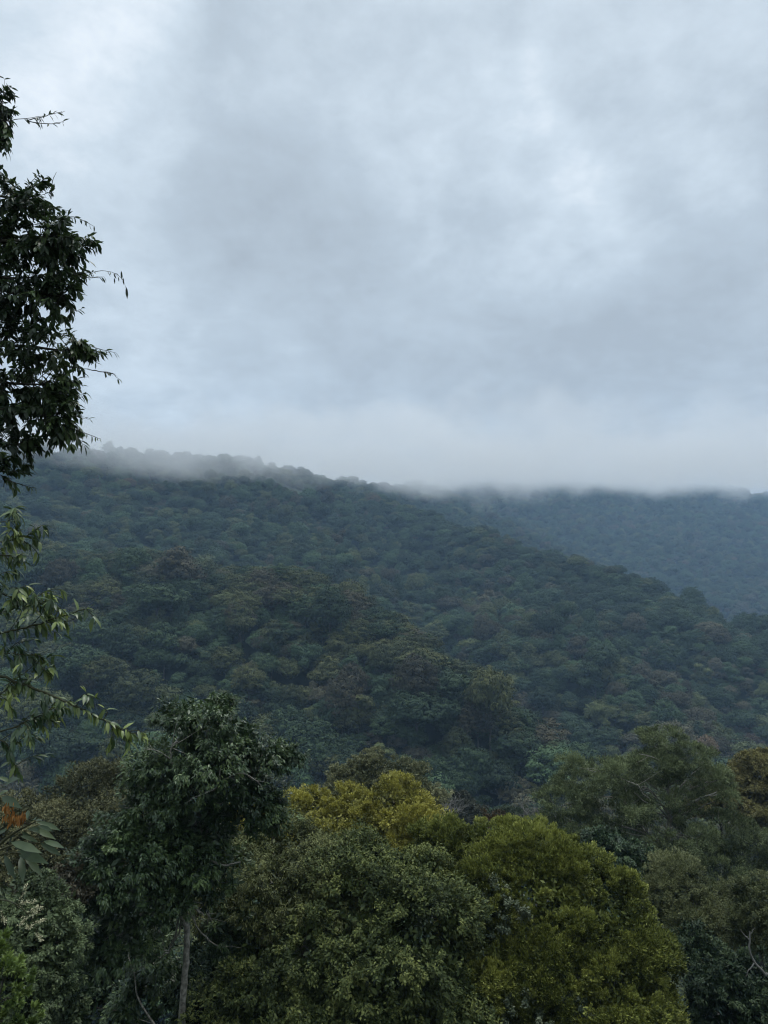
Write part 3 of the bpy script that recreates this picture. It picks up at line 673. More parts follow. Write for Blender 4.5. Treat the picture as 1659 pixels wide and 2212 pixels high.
# yellow-green dome, right
M = mat_foliage('yellow_green_leaf', (.044,.056,.012), (.135,.155,.032), (.30,.315,.075), .35, .55, .16, .2)
E = [ell(*a) for a in [(930,1845,34,60,36,1.8),(1050,1925,31.5,80,50,1.8),(1000,1822,34,62,32,1.8),(1070,1838,34,90,46,2.4),(1160,1850,33.5,90,50,2.4),(1220,1890,33,90,60,2.4),(1150,1930,32,130,80,2.6),(1290,1960,32,90,60,2.3),(1320,2025,31.5,90,62,2.3),(1250,2030,31,130,80,2.5),
    (1350,2105,31,84,72,2.2),(1290,2130,30,130,85,2.6),(1160,2130,30,120,85,2.4),(1370,2195,30.5,90,66,2.2),(1270,2230,29.5,140,80,2.4),(1110,2210,29,110,70,2.2),(1050,1995,31,66,60,1.8),(1050,2090,30,86,80,2),(1020,2190,29.5,70,70,1.8),(1180,2030,31,96,62,2.2),(1415,2255,30.5,60,46,1.8)]]
make_tree('domed_tree', 'big yellow-green domed tree of tight leafy clumps filling the lower corner', 'tree', E, M, BARK_D, [gpt(1230,32)]+pts([(1230,2350,32),(1225,2150,32),(1200,1950,32.5)]), (.3,.08),
    dict(lobe_r=.66, lobe_n=.9, spr_n=330, sub=24, subr=.32, nout=1.1, nrnd=.38, k=7, Lr=(.08,.14), wr=.42, spread=.6, droop=-.45, scat=.035, inner=.1, flat=.85, tj=.17, lobejit=.12, topbias=.26), nb=30, br=(.05,.015))
# pockets of climbers over the dome
M = mat_foliage('light_climber_leaf', (.035,.05,.024), (.075,.095,.05), (.15,.17,.10), .8, .55, .15, .3)
for i, (lab, L_) in enumerate([('pale climber sprawling over the left flank of the yellow-green dome', [(1090,1990,29.6,60,50,.5),(1060,1930,30.4,40,30,.5)]),
                               ('pale climber trailing low on the yellow-green dome', [(1230,2185,28.0,50,34,.4),(1130,2190,27.6,40,30,.4)])]):
    E = [ell(*a) for a in L_]; c0 = L_[0]
    make_tree('climber', lab, 'climber', E, M, TWIG, pts([(c0[0],c0[1]+70,c0[2]+.6),(c0[0]+6,c0[1]+20,c0[2]),(c0[0],c0[1]-20,c0[2])]), (.02,.008),
        dict(core=0, lobe_r=.25, lobe_n=.6, spr_n=12, k=6, Lr=(.08,.14), wr=.5, spread=.9, droop=.35, scat=.06, inner=.1, flat=.9, tj=.2), nb=12, br=(.012,.005), group='pale climbers on the domed tree')

# wispy tree, right
M = mat_foliage('wispy_leaf', (.038,.050,.022), (.105,.130,.058), (.20,.235,.11), .2, .6, .15, .15)
E = [ell(*a) for a in [(1436,1592,62,46,20,3),(1480,1628,62,56,20,3),(1400,1648,62,80,18,3.4),(1500,1672,62,70,18,3),(1320,1668,61,70,22,3),(1230,1650,60,24,12,1.5),(1255,1690,60,60,28,3),(1425,1712,62,112,20,4),(1210,1730,60,52,30,3),(1320,1745,60,90,30,3.4),
    (1540,1705,62,50,20,2.6),(1540,1790,61,90,40,3.6),(1600,1840,60,56,40,3),(1440,1800,60,110,36,3.6),(1250,1790,59,90,30,3),(1520,1870,59,96,40,3.4),(1420,1870,59,70,40,3),(1180,1790,59,50,22,2.4)]]
tr = [gpt(1430,62)]+pts([(1425,2050,62),(1420,1930,62),(1432,1850,62),(1448,1760,62),(1442,1690,62),(1440,1610,62)])
ex = [(pts([(1445,1780,62),(1475,1745,60.5),(1520,1722,59.6),(1548,1712,59)]), .11, .04), (pts([(1446,1740,62),(1470,1700,60),(1498,1668,59.5)]), .09, .03),
      (pts([(1435,1840,62),(1390,1800,60),(1330,1782,58.6),(1300,1772,58.4)]), .10, .035), (pts([(1400,1808,60.2),(1395,1780,59.5),(1370,1760,59)]), .05, .02),
      (pts([(1446,1740,62),(1400,1735,59.5),(1370,1712,59)]), .06, .02), (pts([(1440,1660,62),(1420,1640,60),(1380,1628,59.5)]), .05, .02),
      (pts([(1300,1778,58.5),(1265,1790,58),(1258,1805,57.8)]), .05, .02), (pts([(1430,1870,62),(1500,1850,60),(1560,1810,58.6)]), .07, .02)]
make_tree('wispy_tree', 'tall airy grey-green tree with fine wispy foliage in layers on the right', 'tree', E, M, BARK, tr, (.3,.08),
    dict(core=0, lobe_r=.6, lobe_n=.9, spr_n=46, subr=.3, nout=.9, nrnd=.4, k=8, Lr=(.13,.24), wr=.24, spread=.9, droop=-.5, scat=.12, inner=.3, flat=.5, tj=.2, lobejit=.14, topbias=.14), nb=60, br=(.07,.02), twigs=3, extra=ex)

# small glossy dark tree in front of it
M = mat_foliage('deep_green_leaf', (.018,.034,.014), (.040,.070,.028), (.085,.125,.05), .5, .45, .12, .25)
E = [ell(*a) for a in [(1320,1825,45,42,26,1.6),(1310,1860,44.5,50,34,1.8),(1365,1870,44.5,60,36,2),(1420,1905,44,60,34,2),(1350,1920,44,76,36,2),(1440,1940,43.5,56,30,1.8)]]
make_tree('glossy_tree', 'small dark glossy tree tucked between the yellow-green dome and wispy tree', 'tree', E, M, BARK_D, [gpt(1370,45)]+pts([(1370,2050,45),(1365,1930,45),(1335,1840,45)]), (.16,.05),
    dict(lobe_r=.5, lobe_n=.85, spr_n=44, k=7, Lr=(.13,.22), wr=.36, spread=.8, droop=.7, scat=.06, inner=.2, flat=.8, tj=.15), nb=20, br=(.05,.015))

# brown domed trees on the far right
M = mat_foliage('bronze_leaf', (.060,.056,.020), (.155,.138,.048), (.26,.235,.085), .12, .65, .08, .2)
for lab, L_, tx, Yt in [('large bronze-brown domed tree cut off by the picture edge', [(1645,1672,96,62,46,6),(1690,1700,96,70,50,6),(1640,1730,95,58,34,5),(1670,1780,95,60,40,5)], 1650, 96),
                    ('lower bronze tree spreading beside the large bronze dome', [(1545,1722,98,38,20,4),(1600,1738,97,50,24,4),(1500,1745,98,30,16,3)], 1560, 98)]:
    make_tree('bronze_tree', lab, 'tree', [ell(*a) for a in L_], M, BARK_D, [gpt(tx,Yt)]+pts([(tx,1900,Yt),(tx,L_[0][1]+20,Yt)]), (.35,.1),
        dict(lobe_r=1.0, lobe_n=.95, spr_n=180, subr=.22, nout=1.0, nrnd=.4, k=6, Lr=(.18,.3), wr=.5, spread=.8, droop=-.1, scat=.09, inner=.1, flat=.55, tj=.15, topbias=.14), nb=20, br=(.1,.03), group='bronze domed trees')
M = mat_foliage('blackish_leaf', (.010,.018,.011), (.020,.032,.018), (.040,.056,.030), .4, .6, .1, .3)  # very dark green leaf tones
make_tree('blackish_tree', 'dark tree behind the lower right trunk against the bronze dome', 'tree', [ell(*a) for a in [(1640,1850,78,50,50,4),(1640,1920,74,60,50,4),(1580,1900,72,60,40,4)]], M, BARK_D, [gpt(1640,78)]+pts([(1640,2000,78),(1640,1860,78)]), (.3,.1),
    dict(lobe_r=.9, lobe_n=.8, spr_n=60, k=6, Lr=(.16,.28), wr=.4, spread=.9, droop=.3, scat=.1, flat=.7, tj=.15), nb=14, br=(.1,.03))

# olive tree with a snaking trunk, lower right
M = mat_foliage('soft_olive_leaf', (.040,.050,.018), (.090,.104,.040), (.17,.18,.075), .3, .6, .14, .2)
E = [ell(*a) for a in [(1470,1905,42,56,34,2.2),(1530,1935,42,60,36,2.4),(1440,1950,41.5,50,34,2),(1500,1975,41,80,40,2.6),(1570,1990,41,56,36,2.2),(1450,2000,40.6,44,26,1.6)]]
tr = [gpt(1560,37)]+pts([(1560,2240,37.5),(1545,2196,38),(1516,2190,38.4),(1506,2150,38.8),(1498,2100,39.2),(1478,2060,39.8),(1482,2010,40.6),(1498,1950,41.2)])
ex = [(pts([(1480,2030,40.2),(1500,2008,40),(1530,2004,39.6),(1548,2012,39.4)]), .06, .025), (pts([(1480,2040,40),(1455,2020,39.6),(1436,2028,39.4)]), .05, .02)]
make_tree('snaking_trunk_tree', 'soft olive tree on a long grey trunk that snakes down the lower right', 'tree', E, M, BARK, tr, (.16,.09),
    dict(core=.7, lobe_r=.70, lobe_n=.85, spr_n=170, nout=.9, nrnd=.4, k=8, Lr=(.09,.15), wr=.28, spread=.85, droop=-.1, scat=.06, inner=.2, flat=.75, tj=.18, topbias=.16), nb=30, br=(.06,.015), extra=ex)
E = [ell(*a) for a in [(1640,1945,37,46,40,1.8),(1670,2000,36.5,56,50,2),(1610,2010,37,40,34,1.5)]]
make_tree('olive_edge_tree', 'soft olive tree cut by the picture edge beside the broken snag', 'tree', E, M, BARK, [gpt(1670,37)]+pts([(1670,2150,37),(1660,1990,37)]), (.14,.05),
    dict(lobe_r=.5, lobe_n=.85, spr_n=56, k=8, Lr=(.08,.14), wr=.28, spread=.85, droop=-.1, scat=.06, inner=.2, flat=.75, tj=.18, topbias=.16), nb=16, br=(.05,.015))
# pale broken snag
sb = Bag(); base = gpt(1690,34)
for q, a, c in [([base]+pts([(1672,2160,34),(1652,2105,34),(1628,2076,34),(1619,2050,34),(1620,2012,34)]), .07, .03), (pts([(1619,2030,34),(1606,2018,33.8),(1598,2006,33.8)]), .03, .01), (pts([(1620,2018,34),(1630,2004,34)]), .02, .008), (pts([(1630,2080,34),(1618,2096,33.8),(1612,2110,33.8)]), .03, .012)]:
    limb(sb, q, a, c, 5, 7, jit=.01)
snag = mobj('dead_snag', sb.mesh('dead_snag', True), DEAD); tag(snag, 'pale broken leafless snag beside the soft olive crown', 'dead tree')
# dark thicket under them
M = mat_foliage('thicket_leaf', (.014,.026,.011), (.030,.050,.020), (.062,.088,.036), .5, .5, .1, .2)
for lab, L_ in [('dark leafy thicket tree at the bottom right below the olive crowns', [(1570,2110,35,80,50,2),(1620,2160,34.5,80,56,2),(1545,2170,35,60,46,1.8),(1600,2240,34,110,60,2),(1500,2060,37,40,50,1.5)]),
               ('dark leafy tree in the gap left of the pale trunk', [(200,2080,33,80,70,2),(220,2180,32,80,70,2),(300,2030,34,70,60,2),(430,2140,32,70,90,2),(200,1990,35,70,50,2),(480,2050,33,60,80,2)])]:
    make_tree('thicket_tree', lab, 'tree', [ell(*a) for a in L_], M, BARK_D, [gpt(L_[3][0],L_[3][2])]+pts([(L_[3][0],L_[3][1]+20,L_[3][2]),(L_[0][0],L_[0][1],L_[0][2])]), (.12,.04),
        dict(lobe_r=.5, lobe_n=.75, spr_n=34, k=6, Lr=(.10,.18), wr=.4, spread=.85, droop=.4, scat=.07, flat=.75, tj=.16), nb=18, br=(.04,.012), group='dark thicket trees')

# trees standing further down the slope
M = mat_foliage('slope_grey_leaf', (.030,.036,.026), (.052,.058,.040), (.085,.09,.062), .12, .7, .08, .2)
M2 = mat_foliage('slope_green_leaf', (.024,.036,.020), (.045,.062,.034), (.08,.10,.05), .12, .7, .08, .2)
for nm, lab, mt, L_, tx, Yt in [('grey_dome_tree', 'grey-brown domed tree behind the bare grey tree', M, [(975,1750,128,58,42,6),(1010,1785,126,50,36,5),(935,1780,128,36,30,5)], 975, 128),
        ('round_slope_tree', 'rounded grey-green tree behind the red-tipped shrub', M2, [(1110,1790,120,60,34,6),(1060,1800,118,46,28,5),(1160,1795,118,46,28,5)], 1110, 120),
        ('brushy_tree', 'brushy olive-grey tree left of the wispy tree foot', M2, [(1190,1815,85,56,30,4),(1260,1830,82,60,30,4),(1140,1825,86,40,22,3)], 1200, 85),
        ('low_canopy_tree', 'dull green tree filling the dip beyond the mustard crown', M2, [(640,1760,110,60,40,5),(560,1760,112,60,40,5)], 600, 110)]:
    make_tree(nm, lab, 'tree', [ell(*a) for a in L_], mt, BARK, [gpt(tx,Yt)]+pts([(tx,L_[0][1]+60,Yt),(tx,L_[0][1]-5,Yt)]), (.35,.1),
        dict(lobe_r=1.1, lobe_n=.85, spr_n=140, subr=.22, nout=1.0, nrnd=.4, k=6, Lr=(.22,.38), wr=.5, spread=.8, droop=0, scat=.1, flat=.6, tj=.14, topbias=.12), nb=20, br=(.12,.03))
# bare trees
def bare(label, px, py_top, py_fork, Y, width, seed, n=9):
    global rng; keep = rng; rng = np.random.default_rng(seed)
    b = Bag(); base = gpt(px, Y); fork = P(px, py_fork, Y); limb(b, [base, base*.5+fork*.5+np.array([.3,0,0]), fork], .22, .15, 5, 6)
    s = np.linalg.norm(fork)/F; H = (py_fork-py_top)*s; Wm = width*s
    def grow(p, d, L_, r, lvl):
        q = p+d*L_; mid = (p+q)/2+rng.normal(size=3)*L_*.08; limb(b, [p, mid, q], r, r*.5, 3, 4)
        if lvl:
            for _ in range(3 if lvl > 1 else 4): grow(p+(q-p)*rng.uniform(.45, 1), unit(d+rng.normal(size=3)*.55+np.array([0,0,.08])), L_*rng.uniform(.5,.75), r*.55, lvl-1)
    for i in range(n):
        a = (i+.5)/n*2-1; d = unit(np.array([a*Wm, rng.uniform(-.6,.6)*Wm, H*(1.15-.6*abs(a))])); grow(fork, d, H*.5, .10, 3)
    o = mobj('bare_tree', b.mesh('bare_tree', True), DEAD); tag(o, label, 'dead tree', 'leafless trees beyond the crowns'); rng = keep
bare('pale leafless tree with a fan of thin twigs in front of the grey dome', 968, 1712, 1768, 98, 52, 3)
bare('grey leafless tree with fine twigs beside the wispy tree', 1150, 1740, 1790, 95, 34, 8, 7)
# red-tipped shrub
M = mat_foliage('dark_red_leaf', (.018,.024,.012), (.034,.036,.018), (.11,.055,.02), 1.2, .6, .1, .3)
E = [ell(*a) for a in [(1042,1762,52,12,16,.5),(1075,1772,52,22,14,.6),(1020,1785,52,20,14,.6),(1060,1795,52,34,14,.7)]]
make_tree('red_tipped_shrub', 'dark scraggy shrub with red tips above the yellow-green dome', 'shrub', E, M, BARK_D, [gpt(1045,52)]+pts([(1045,1850,52),(1043,1760,52)]), (.1,.02),
    dict(core=0, lobe_r=.3, lobe_n=.7, spr_n=9, k=6, Lr=(.12,.2), wr=.35, spread=.9, droop=.1, scat=.07, tj=.25), nb=14, br=(.03,.012))

# undergrowth between the trunks
ug = Bag(); n_ = 26000
ux = rng.uniform(-34, 40, n_); uy = rng.uniform(6, 100, n_); k = (np.abs(ux) < 5+uy*.62); ux, uy = ux[k], uy[k]
hh = np.abs(vnoise(ux, uy, 2.2, 8))**1.5*3.2*np.clip(uy/25, .3, 1); uz = terrain(ux, uy)+hh*rng.uniform(.55, 1, len(ux))
tn = .5+.25*(vnoise(ux, uy, 6, 7)-.5)*2
sprigs(ug, np.stack([ux, uy, uz], -1), unit(rsph(len(ux))+np.array([0,0,.8])), 7, (.14,.30), .42, .8, .2, .16, tint=tn, tj=.15)
M = mat_foliage('undergrowth_leaf', (.012,.022,.011), (.024,.040,.020), (.045,.066,.032), .3, .6, .1, .3)
o = mobj('undergrowth', ug.mesh('undergrowth'), M); tag(o, 'dark leafy undergrowth covering the ground between the trunks', 'undergrowth', kind='stuff')

# ------------------------------------------------------------------ the tree overhanging at the left
def spray(lb, tb, line, r0, r1, n, L_, wr=.33, droop=.6, spread=.5, up=0.0, tint=.45, tj=.12, curl=.3, start=.15, young=0):
    """a twig with leaves along it"""
    s = limb(tb, line, r0, r1, 6, 5, jit=r0*.4)
    t = np.sort(rng.uniform(start, 1, n))*(len(s)-1); i = t.astype(int).clip(0, len(s)-2); f = (t-i)[:, None]
    p = s[i]*(1-f)+s[i+1]*f; tg = unit(s[i+1]-s[i]); k = len(p)
    sd = unit(np.cross(tg, rsph(k)))
    d = unit(tg*.55 + sd*spread + rsph(k)*.18 + np.array([0, 0, up-droop]))
    nr = unit(np.array([0, 0, 1.])+rsph(k)*.5); LL = rng.uniform(.75, 1.15, k)*L_
    V, T = leaves(p, d, nr, LL, LL*wr*rng.uniform(.8,1.15,k), LEAF8, curl)
    c = tint+rng.normal(size=k)*tj; lb.add(V, T, np.clip(np.repeat(c, 8), 0, 1))
    if young:
        k = young; d = unit(np.repeat(tg[-1:], k, 0)*.6+rsph(k)*.6+np.array([0,0,.25])); LL = rng.uniform(.45,.75,k)*L_
        V, T = leaves(np.repeat(s[-1:], k, 0), d, unit(np.array([0,0,1.])+rsph(k)*.6), LL, LL*wr*.8, LEAF8, curl*.6); lb.add(V, T, np.repeat(np.full(k, 1.0), 8))
    return s
def finish(name, label, cat, root_loc, pieces, group=None):
    root = empty(name, root_loc); tag(root, label, cat, group); off = np.array(root.location)
    for nm, bb, mt in pieces:
        me = bb.mesh(nm, True); co = np.empty(len(me.vertices)*3, np.float32); me.vertices.foreach_get('co', co)
        me.vertices.foreach_set('co', (co.reshape(-1, 3)-off).astype(np.float32).ravel()); me.update(); mobj(nm, me, mt, root)
    return root
Y1 = 9.0
M = mat_foliage('overhang_leaf', (.015,.028,.012), (.042,.068,.026), (.11,.16,.05), 1.5, .4, .30, .4)
lb, tb = Bag(), Bag(); trunkb = [gpt(-260,9.4)]+pts([(-250,1700,9.4),(-240,1250,9.4),(-215,900,9.4),(-190,560,9.4),(-150,250,9.4)])
ts = limb(tb, trunkb, .16, .06, 6, 9, jit=.006)
E = [ell(*a) for a in [(30,420,9,50,30,.35),(85,415,9,28,28,.25),(60,480,9.1,90,55,.55),(130,520,9,62,50,.5),(70,580,9.2,105,60,.6),(60,670,9.1,80,60,.6),(125,640,9,34,60,.35),(110,760,9,95,44,.5),(185,755,9,40,20,.25),(70,830,9.1,95,50,.55),(125,860,9,50,46,.35),
    (70,915,9,90,50,.5),(140,935,9,40,26,.25),(20,970,9,60,36,.4),(5,1030,9,30,36,.3),(-90,500,9.2,100,110,.8),(-100,700,9.2,100,110,.8),(-90,900,9.2,100,110,.7),(-20,260,9,26,60,.3),(-60,350,9,40,60,.4),(5,215,9,12,40,.12),(2,310,9,14,30,.12)]]
# twigs and leaves: the crown is made of many short leafy sprays
LCs = []
for c, r in E:
    vol = r[0]*r[1]*r[2]; n = int(np.clip(vol*380+r[0]*r[2]*100, 7, 90)); d = rsph(n)*rng.uniform(.35, 1, (n, 1))**.5
    LCs.append(c+d*r)
LCs = np.concatenate(LCs)
hub = spline(trunkb, 8)
limbs_ = []
for (px, py) in [(40,430),(110,520),(60,600),(130,640),(150,755),(90,830),(120,900),(40,960),(0,1020),(0,230)]:
    q = P(px, py, 9); cand = hub[(hub[:, 2] < q[2]-.1)]; a = cand[np.argmin(np.linalg.norm(cand-q, axis=1))]
    limbs_.append(limb(tb, [a, a*.55+q*.45+np.array([0,0,.25]), q], .045, .010, 8, 6, jit=.008))
LP = np.concatenate(limbs_)
for q in LCs:
    a = LP[np.argmin(np.linalg.norm(LP-q, axis=1)+.15*rng.uniform(size=len(LP)))]
    end = q + unit(q-a+np.array([.15,0,-.05]))*.10
    pale = rng.uniform() < .14
    spray(lb, tb, [a, (a+end)/2+rng.normal(size=3)*.03+np.array([0,0,.03]), end], .006, .002, 19, rng.choice([.095,.12,.145]), .40, .5, .7, tint=.72 if pale else .38, curl=.22, start=.3)
for line, n, tnt in [([(60,560),(130,585),(180,590),(225,585),(252,592)], 15, .45), ([(150,590),(190,600),(225,598)], 12, .4), ([(100,250),(40,258),(0,262)][::-1], 9, .4), ([(60,260),(100,250),(140,240)], 18, .35), ([(60,262),(105,268),(138,262)], 12, .35),
                ([(150,740),(200,750),(250,762)], 16, .4), ([(140,790),(200,800),(250,808)], 8, .45), ([(200,800),(240,806),(256,818)], 6, .5), ([(130,880),(165,900),(195,905)], 7, .65), ([(140,920),(180,935),(218,948)], 9, .6), ([(130,470),(165,470),(205,490)], 14, .4),
                ([(110,430),(112,395),(122,372)], 3, .3), ([(10,1035),(40,1045),(78,1055)], 16, .35), ([(-5,300),(4,240),(10,170)], 20, .35), ([(0,330),(5,290),(8,250)], 12, .4), ([(150,660),(165,672),(178,665)], 5, .4)]:
    spray(lb, tb, pts([(a, b, Y1) for a, b in line]), .007, .002, n, .095, .3, .5, .6, tint=tnt, curl=.25, start=.15)
# dead leaves hanging from the tip
for px, py, ln in [(262,597,.13),(266,612,.10),(273,632,.17),(256,610,.07),(247,612,.09)]:
    b0 = P(px, py-12, Y1)[None]; V, T = leaves(b0, np.array([[.12,0,-1.]]), np.array([[.3,-1,.1]]), np.array([ln]), np.array([ln*.22]), LEAF8, .08); lb.add(V, T, .1)
limb(tb, pts([(250,590,9),(266,606,9),(274,630,9)]), .003, .0015, 5, 4)
finish('overhanging_tree', 'dark leafy tree reaching in from the left against the cloudy sky', 'tree', trunkb[0], [('crown', lb, M), ('trunk', tb, BARK_D)])

# ------------------------------------------------------------------ arching branches with drooping leaves
Y2 = 6.4
M = mat_foliage('drooping_leaf', (.022,.045,.018), (.052,.092,.034), (.24,.29,.07), 2.0, .38, .22, .5)
lb, tb = Bag(), Bag(); tr2 = [gpt(-330,6.6)]+pts([(-320,2000,6.6),(-290,1650,6.6),(-260,1350,6.6),(-250,1120,6.6)])
limb(tb, tr2, .09, .03, 6, 8, jit=.004)
def B(line, n, r0=.010, r1=.003, L_=.108, tint=.5, young=0, Y=Y2, **kw):
    return spray(lb, tb, pts([(a, b, Y+dz) for (a, b, dz) in [(q+(0,))[:3] for q in line]]), r0, r1, int(n*1.3), L_, .33, .52, .7, tint=tint, curl=.42, young=young, **kw)
main = []
main.append(B([(-250,1420),(-100,1392),(0,1368),(67,1353),(132,1332),(187,1315)], 36, .013, .004, start=.35, young=2))
main.append(B([(-260,1400),(-120,1420),(0,1461),(50,1478),(117,1505),(176,1531),(223,1555),(262,1574),(305,1590)], 74, .016, .003, start=.3, young=3))
main.append(B([(-255,1640),(-120,1610),(18,1575),(60,1556),(97,1540),(117,1525)], 26, .010, .003, start=.45, young=5))
main.append(B([(-250,1430),(-100,1412),(0,1411),(40,1413),(78,1416)], 20, .008, .003, start=.45, young=1))
main.append(B([(-250,1230),(-100,1250),(0,1282),(56,1300),(110,1305)], 22, .009, .003, start=.45, young=3))
main.append(B([(-250,1240),(-60,1255),(0,1266),(38,1272)], 16, .007, .003, start=.5))
main.append(B([(-250,1600),(-100,1590),(0,1600),(25,1630),(36,1668)], 22, .009, .003, start=.5))
main.append(B([(-250,1170),(-90,1180),(0,1172),(35,1163),(70,1152)], 22, .009, .003, start=.45, young=1))
main.append(B([(-250,1150),(-90,1140),(0,1129),(46,1116)], 14, .007, .003, start=.55))
main.append(B([(-250,1190),(-90,1200),(0,1198),(36,1205)], 16, .008, .003, start=.55))
main.append(B([(-250,1500),(-60,1530),(0,1500),(30,1470),(60,1450)], 26, .009, .003, start=.4))
main.append(B([(-250,1340),(-80,1330),(0,1325),(60,1300),(80,1288)], 26, .009, .003, start=.4, young=2))
MP = np.concatenate([s[len(s)//2:] for s in main])
for _ in range(84):
    a = MP[rng.integers(len(MP))]; sx_ = 829.5+F*a[0]/Y2
    if sx_ > 135: continue
    e_ = a + np.array([rng.uniform(.02,.20), rng.uniform(-.3,.3), rng.uniform(-.16,.14)])
    spray(lb, tb, [a, (a+e_)/2+np.array([0,0,.03]), e_], .004, .002, 10, .105, .33, .55, .7, tint=rng.choice([.4,.5,.65]), curl=.42, start=.2, young=int(rng.uniform()<.25))
# side twigs near the tips
for line, n, y in [([(176,1531),(190,1510),(186,1495)], 6, 2), ([(165,1525),(180,1500),(205,1508)], 7, 2), ([(223,1555),(232,1538),(226,1530)], 4, 1), ([(240,1565),(245,1590),(240,1610)], 8, 0), ([(262,1572),(268,1590),(280,1605)], 7, 0), ([(280,1580),(300,1578),(312,1586)], 6, 3),
                   ([(132,1332),(120,1310),(108,1298)], 5, 0), ([(67,1353),(92,1322),(100,1290)], 6, 1), ([(100,1345),(140,1342),(160,1338)], 6, 0), ([(187,1315),(196,1325),(204,1335)], 5, 0), ([(20,1365),(45,1325),(50,1300)], 6, 2), ([(88,1493),(100,1520),(105,1545)], 6, 0), ([(60,1415),(90,1440),(108,1462)], 9, 0), ([(60,1480),(85,1450),(112,1440)], 9, 0)]:
    B(line, n, .004, .002, .115, young=y, start=.2)
finish('arching_tree', 'slender arching branches of drooping green leaves with yellow young tips', 'tree', tr2[0], [('crown', lb, M), ('branches', tb, TWIG)])

# ------------------------------------------------------------------ orange-flowered plant with big leaves
Y3 = 4.6
M = mat_foliage('broad_leaf', (.026,.044,.020), (.048,.072,.034), (.09,.12,.055), 3.0, .45, .12, .3)
MO = mat_simple('orange_petal', (.20,.085,.02), (.33,.155,.045), 30, .55)
lb, tb, fb = Bag(), Bag(), Bag()
def z3(x, y): return (x*.3906, 1620+y*.3906)
def Q3(x, y, Y=Y3): a, b = z3(x, y); return P(a, b, Y)
limb(tb, [gpt(-200,4.9), P(-180,2100,4.8), Q3(-120,640), Q3(0,520), Q3(60,470), Q3(130,430), Q3(200,395)], .016, .003, 6, 6)
limb(tb, [Q3(-60,580), Q3(60,530), Q3(150,515), Q3(225,515)], .006, .0025, 6, 5)
limb(tb, [Q3(-100,640), Q3(20,575), Q3(100,570), Q3(135,590)], .006, .0025, 6, 5)
limb(tb, [Q3(-100,640), Q3(-20,420), Q3(40,355), Q3(90,340)], .006, .0025, 6, 5)
big = [(195,395,240,378),(200,398,340,432),(170,425,304,478),(150,440,275,445),(222,515,338,578),(60,512,215,545),(95,562,238,602),(25,580,78,708),(115,588,128,714),(135,588,235,684),(150,392,150,322),(178,398,182,352),
       (120,450,180,500),(205,420,305,440),(110,475,215,500),(-20,600,10,690),(240,505,348,525),(-20,560,-60,660),(40,440,-40,470),(90,450,30,520),(60,500,130,560),(0,250,50,200),(10,260,95,300),(20,210,60,130),(-10,150,60,170),(0,100,40,60)]
for j, (x0, y0, x1, y1) in enumerate(big):
    a, b = Q3(x0, y0, Y3+rng.uniform(-.08,.08)), Q3(x1, y1, Y3+rng.uniform(-.16,.1)); d = b-a; L_ = np.linalg.norm(d)
    nr = unit(np.array([rng.uniform(-.4,.4), -.75, .75]))
    V, T = leaves(a[None], d[None], nr[None], np.array([L_]), np.array([max(.03, L_*.26)]), LEAF8, .22); lb.add(V, T, float(np.clip(rng.normal(.5,.2),0,1)))
for cxx, cyy_ in [(40,395),(60,365),(75,385),(95,400),(120,385),(135,375),(60,405),(28,340),(50,330),(110,410)]:
    c0 = Q3(cxx, cyy_-22, Y3-.05)
    k = 15; p = c0+rng.normal(size=(k,3))*.012; d = unit(rsph(k)*.4+np.array([0,-.1,-1.])); LL = rng.uniform(.022,.042,k)
    V, T = leaves(p, d, unit(np.array([0,-1.,.2])+rsph(k)*.4), LL, LL*.28, LEAF8, .1); fb.add(V, T)
finish('orange_flower_plant', 'broad-leaved spray with a hanging cluster of orange flowers at the left edge', 'plant', gpt(-200,4.9), [('leaves', lb, M), ('stem', tb, TWIG), ('flowers', fb, MO)])

# cream flower stem
lb, tb, fb = Bag(), Bag(), Bag(); Y4 = 8.0
MC = mat_simple('cream_petal', (.42,.40,.24), (.58,.55,.36), 30, .6)
st = limb(tb, [gpt(-160,8.2), P(-120,2080,8.1)]+pts([(-60,1960,8),(0,1944,8),(39,1956,8),(66,1983,8),(84,2022,8)]), .012, .002, 7, 5)
limbs2 = [[(39,1956),(52,1925),(56,1912)],[(39,1956),(54,1948),(76,1948)],[(60,1975),(78,1960),(92,1962)],[(60,1975),(50,1990),(44,1998)],[(70,1995),(86,1990),(94,1985)],[(66,1985),(74,1972),(80,1968)],[(72,2000),(62,2004),(58,2002)],[(76,2010),(84,2024),(88,2030)],[(0,1944),(8,1900),(22,1880)],[(0,1960),(6,1985),(12,1990)]]
for l_ in limbs2:
    s = limb(tb, pts([(a, b, Y4) for a, b in l_]), .003, .0012, 5, 4)
    if l_[0] == (0,1944): 
        spray(lb, tb, [s[-3], s[-2], s[-1]], .002, .001, 5, .10, .35, .1, .8, tint=.6); continue
    for p in s[2:]:
        k = 9; pp = p+rng.normal(size=(k,3))*.010; LL = rng.uniform(.012,.022,k)
        V, T = leaves(pp, rsph(k), rsph(k), LL, LL*.6, LEAF8, .1); fb.add(V, T)
finish('cream_flower_plant', 'thin arching stem carrying cream blossoms at the lower left', 'plant', gpt(-160,8.2), [('leaves', lb, M), ('stem', tb, TWIG), ('flowers', fb, MC)])

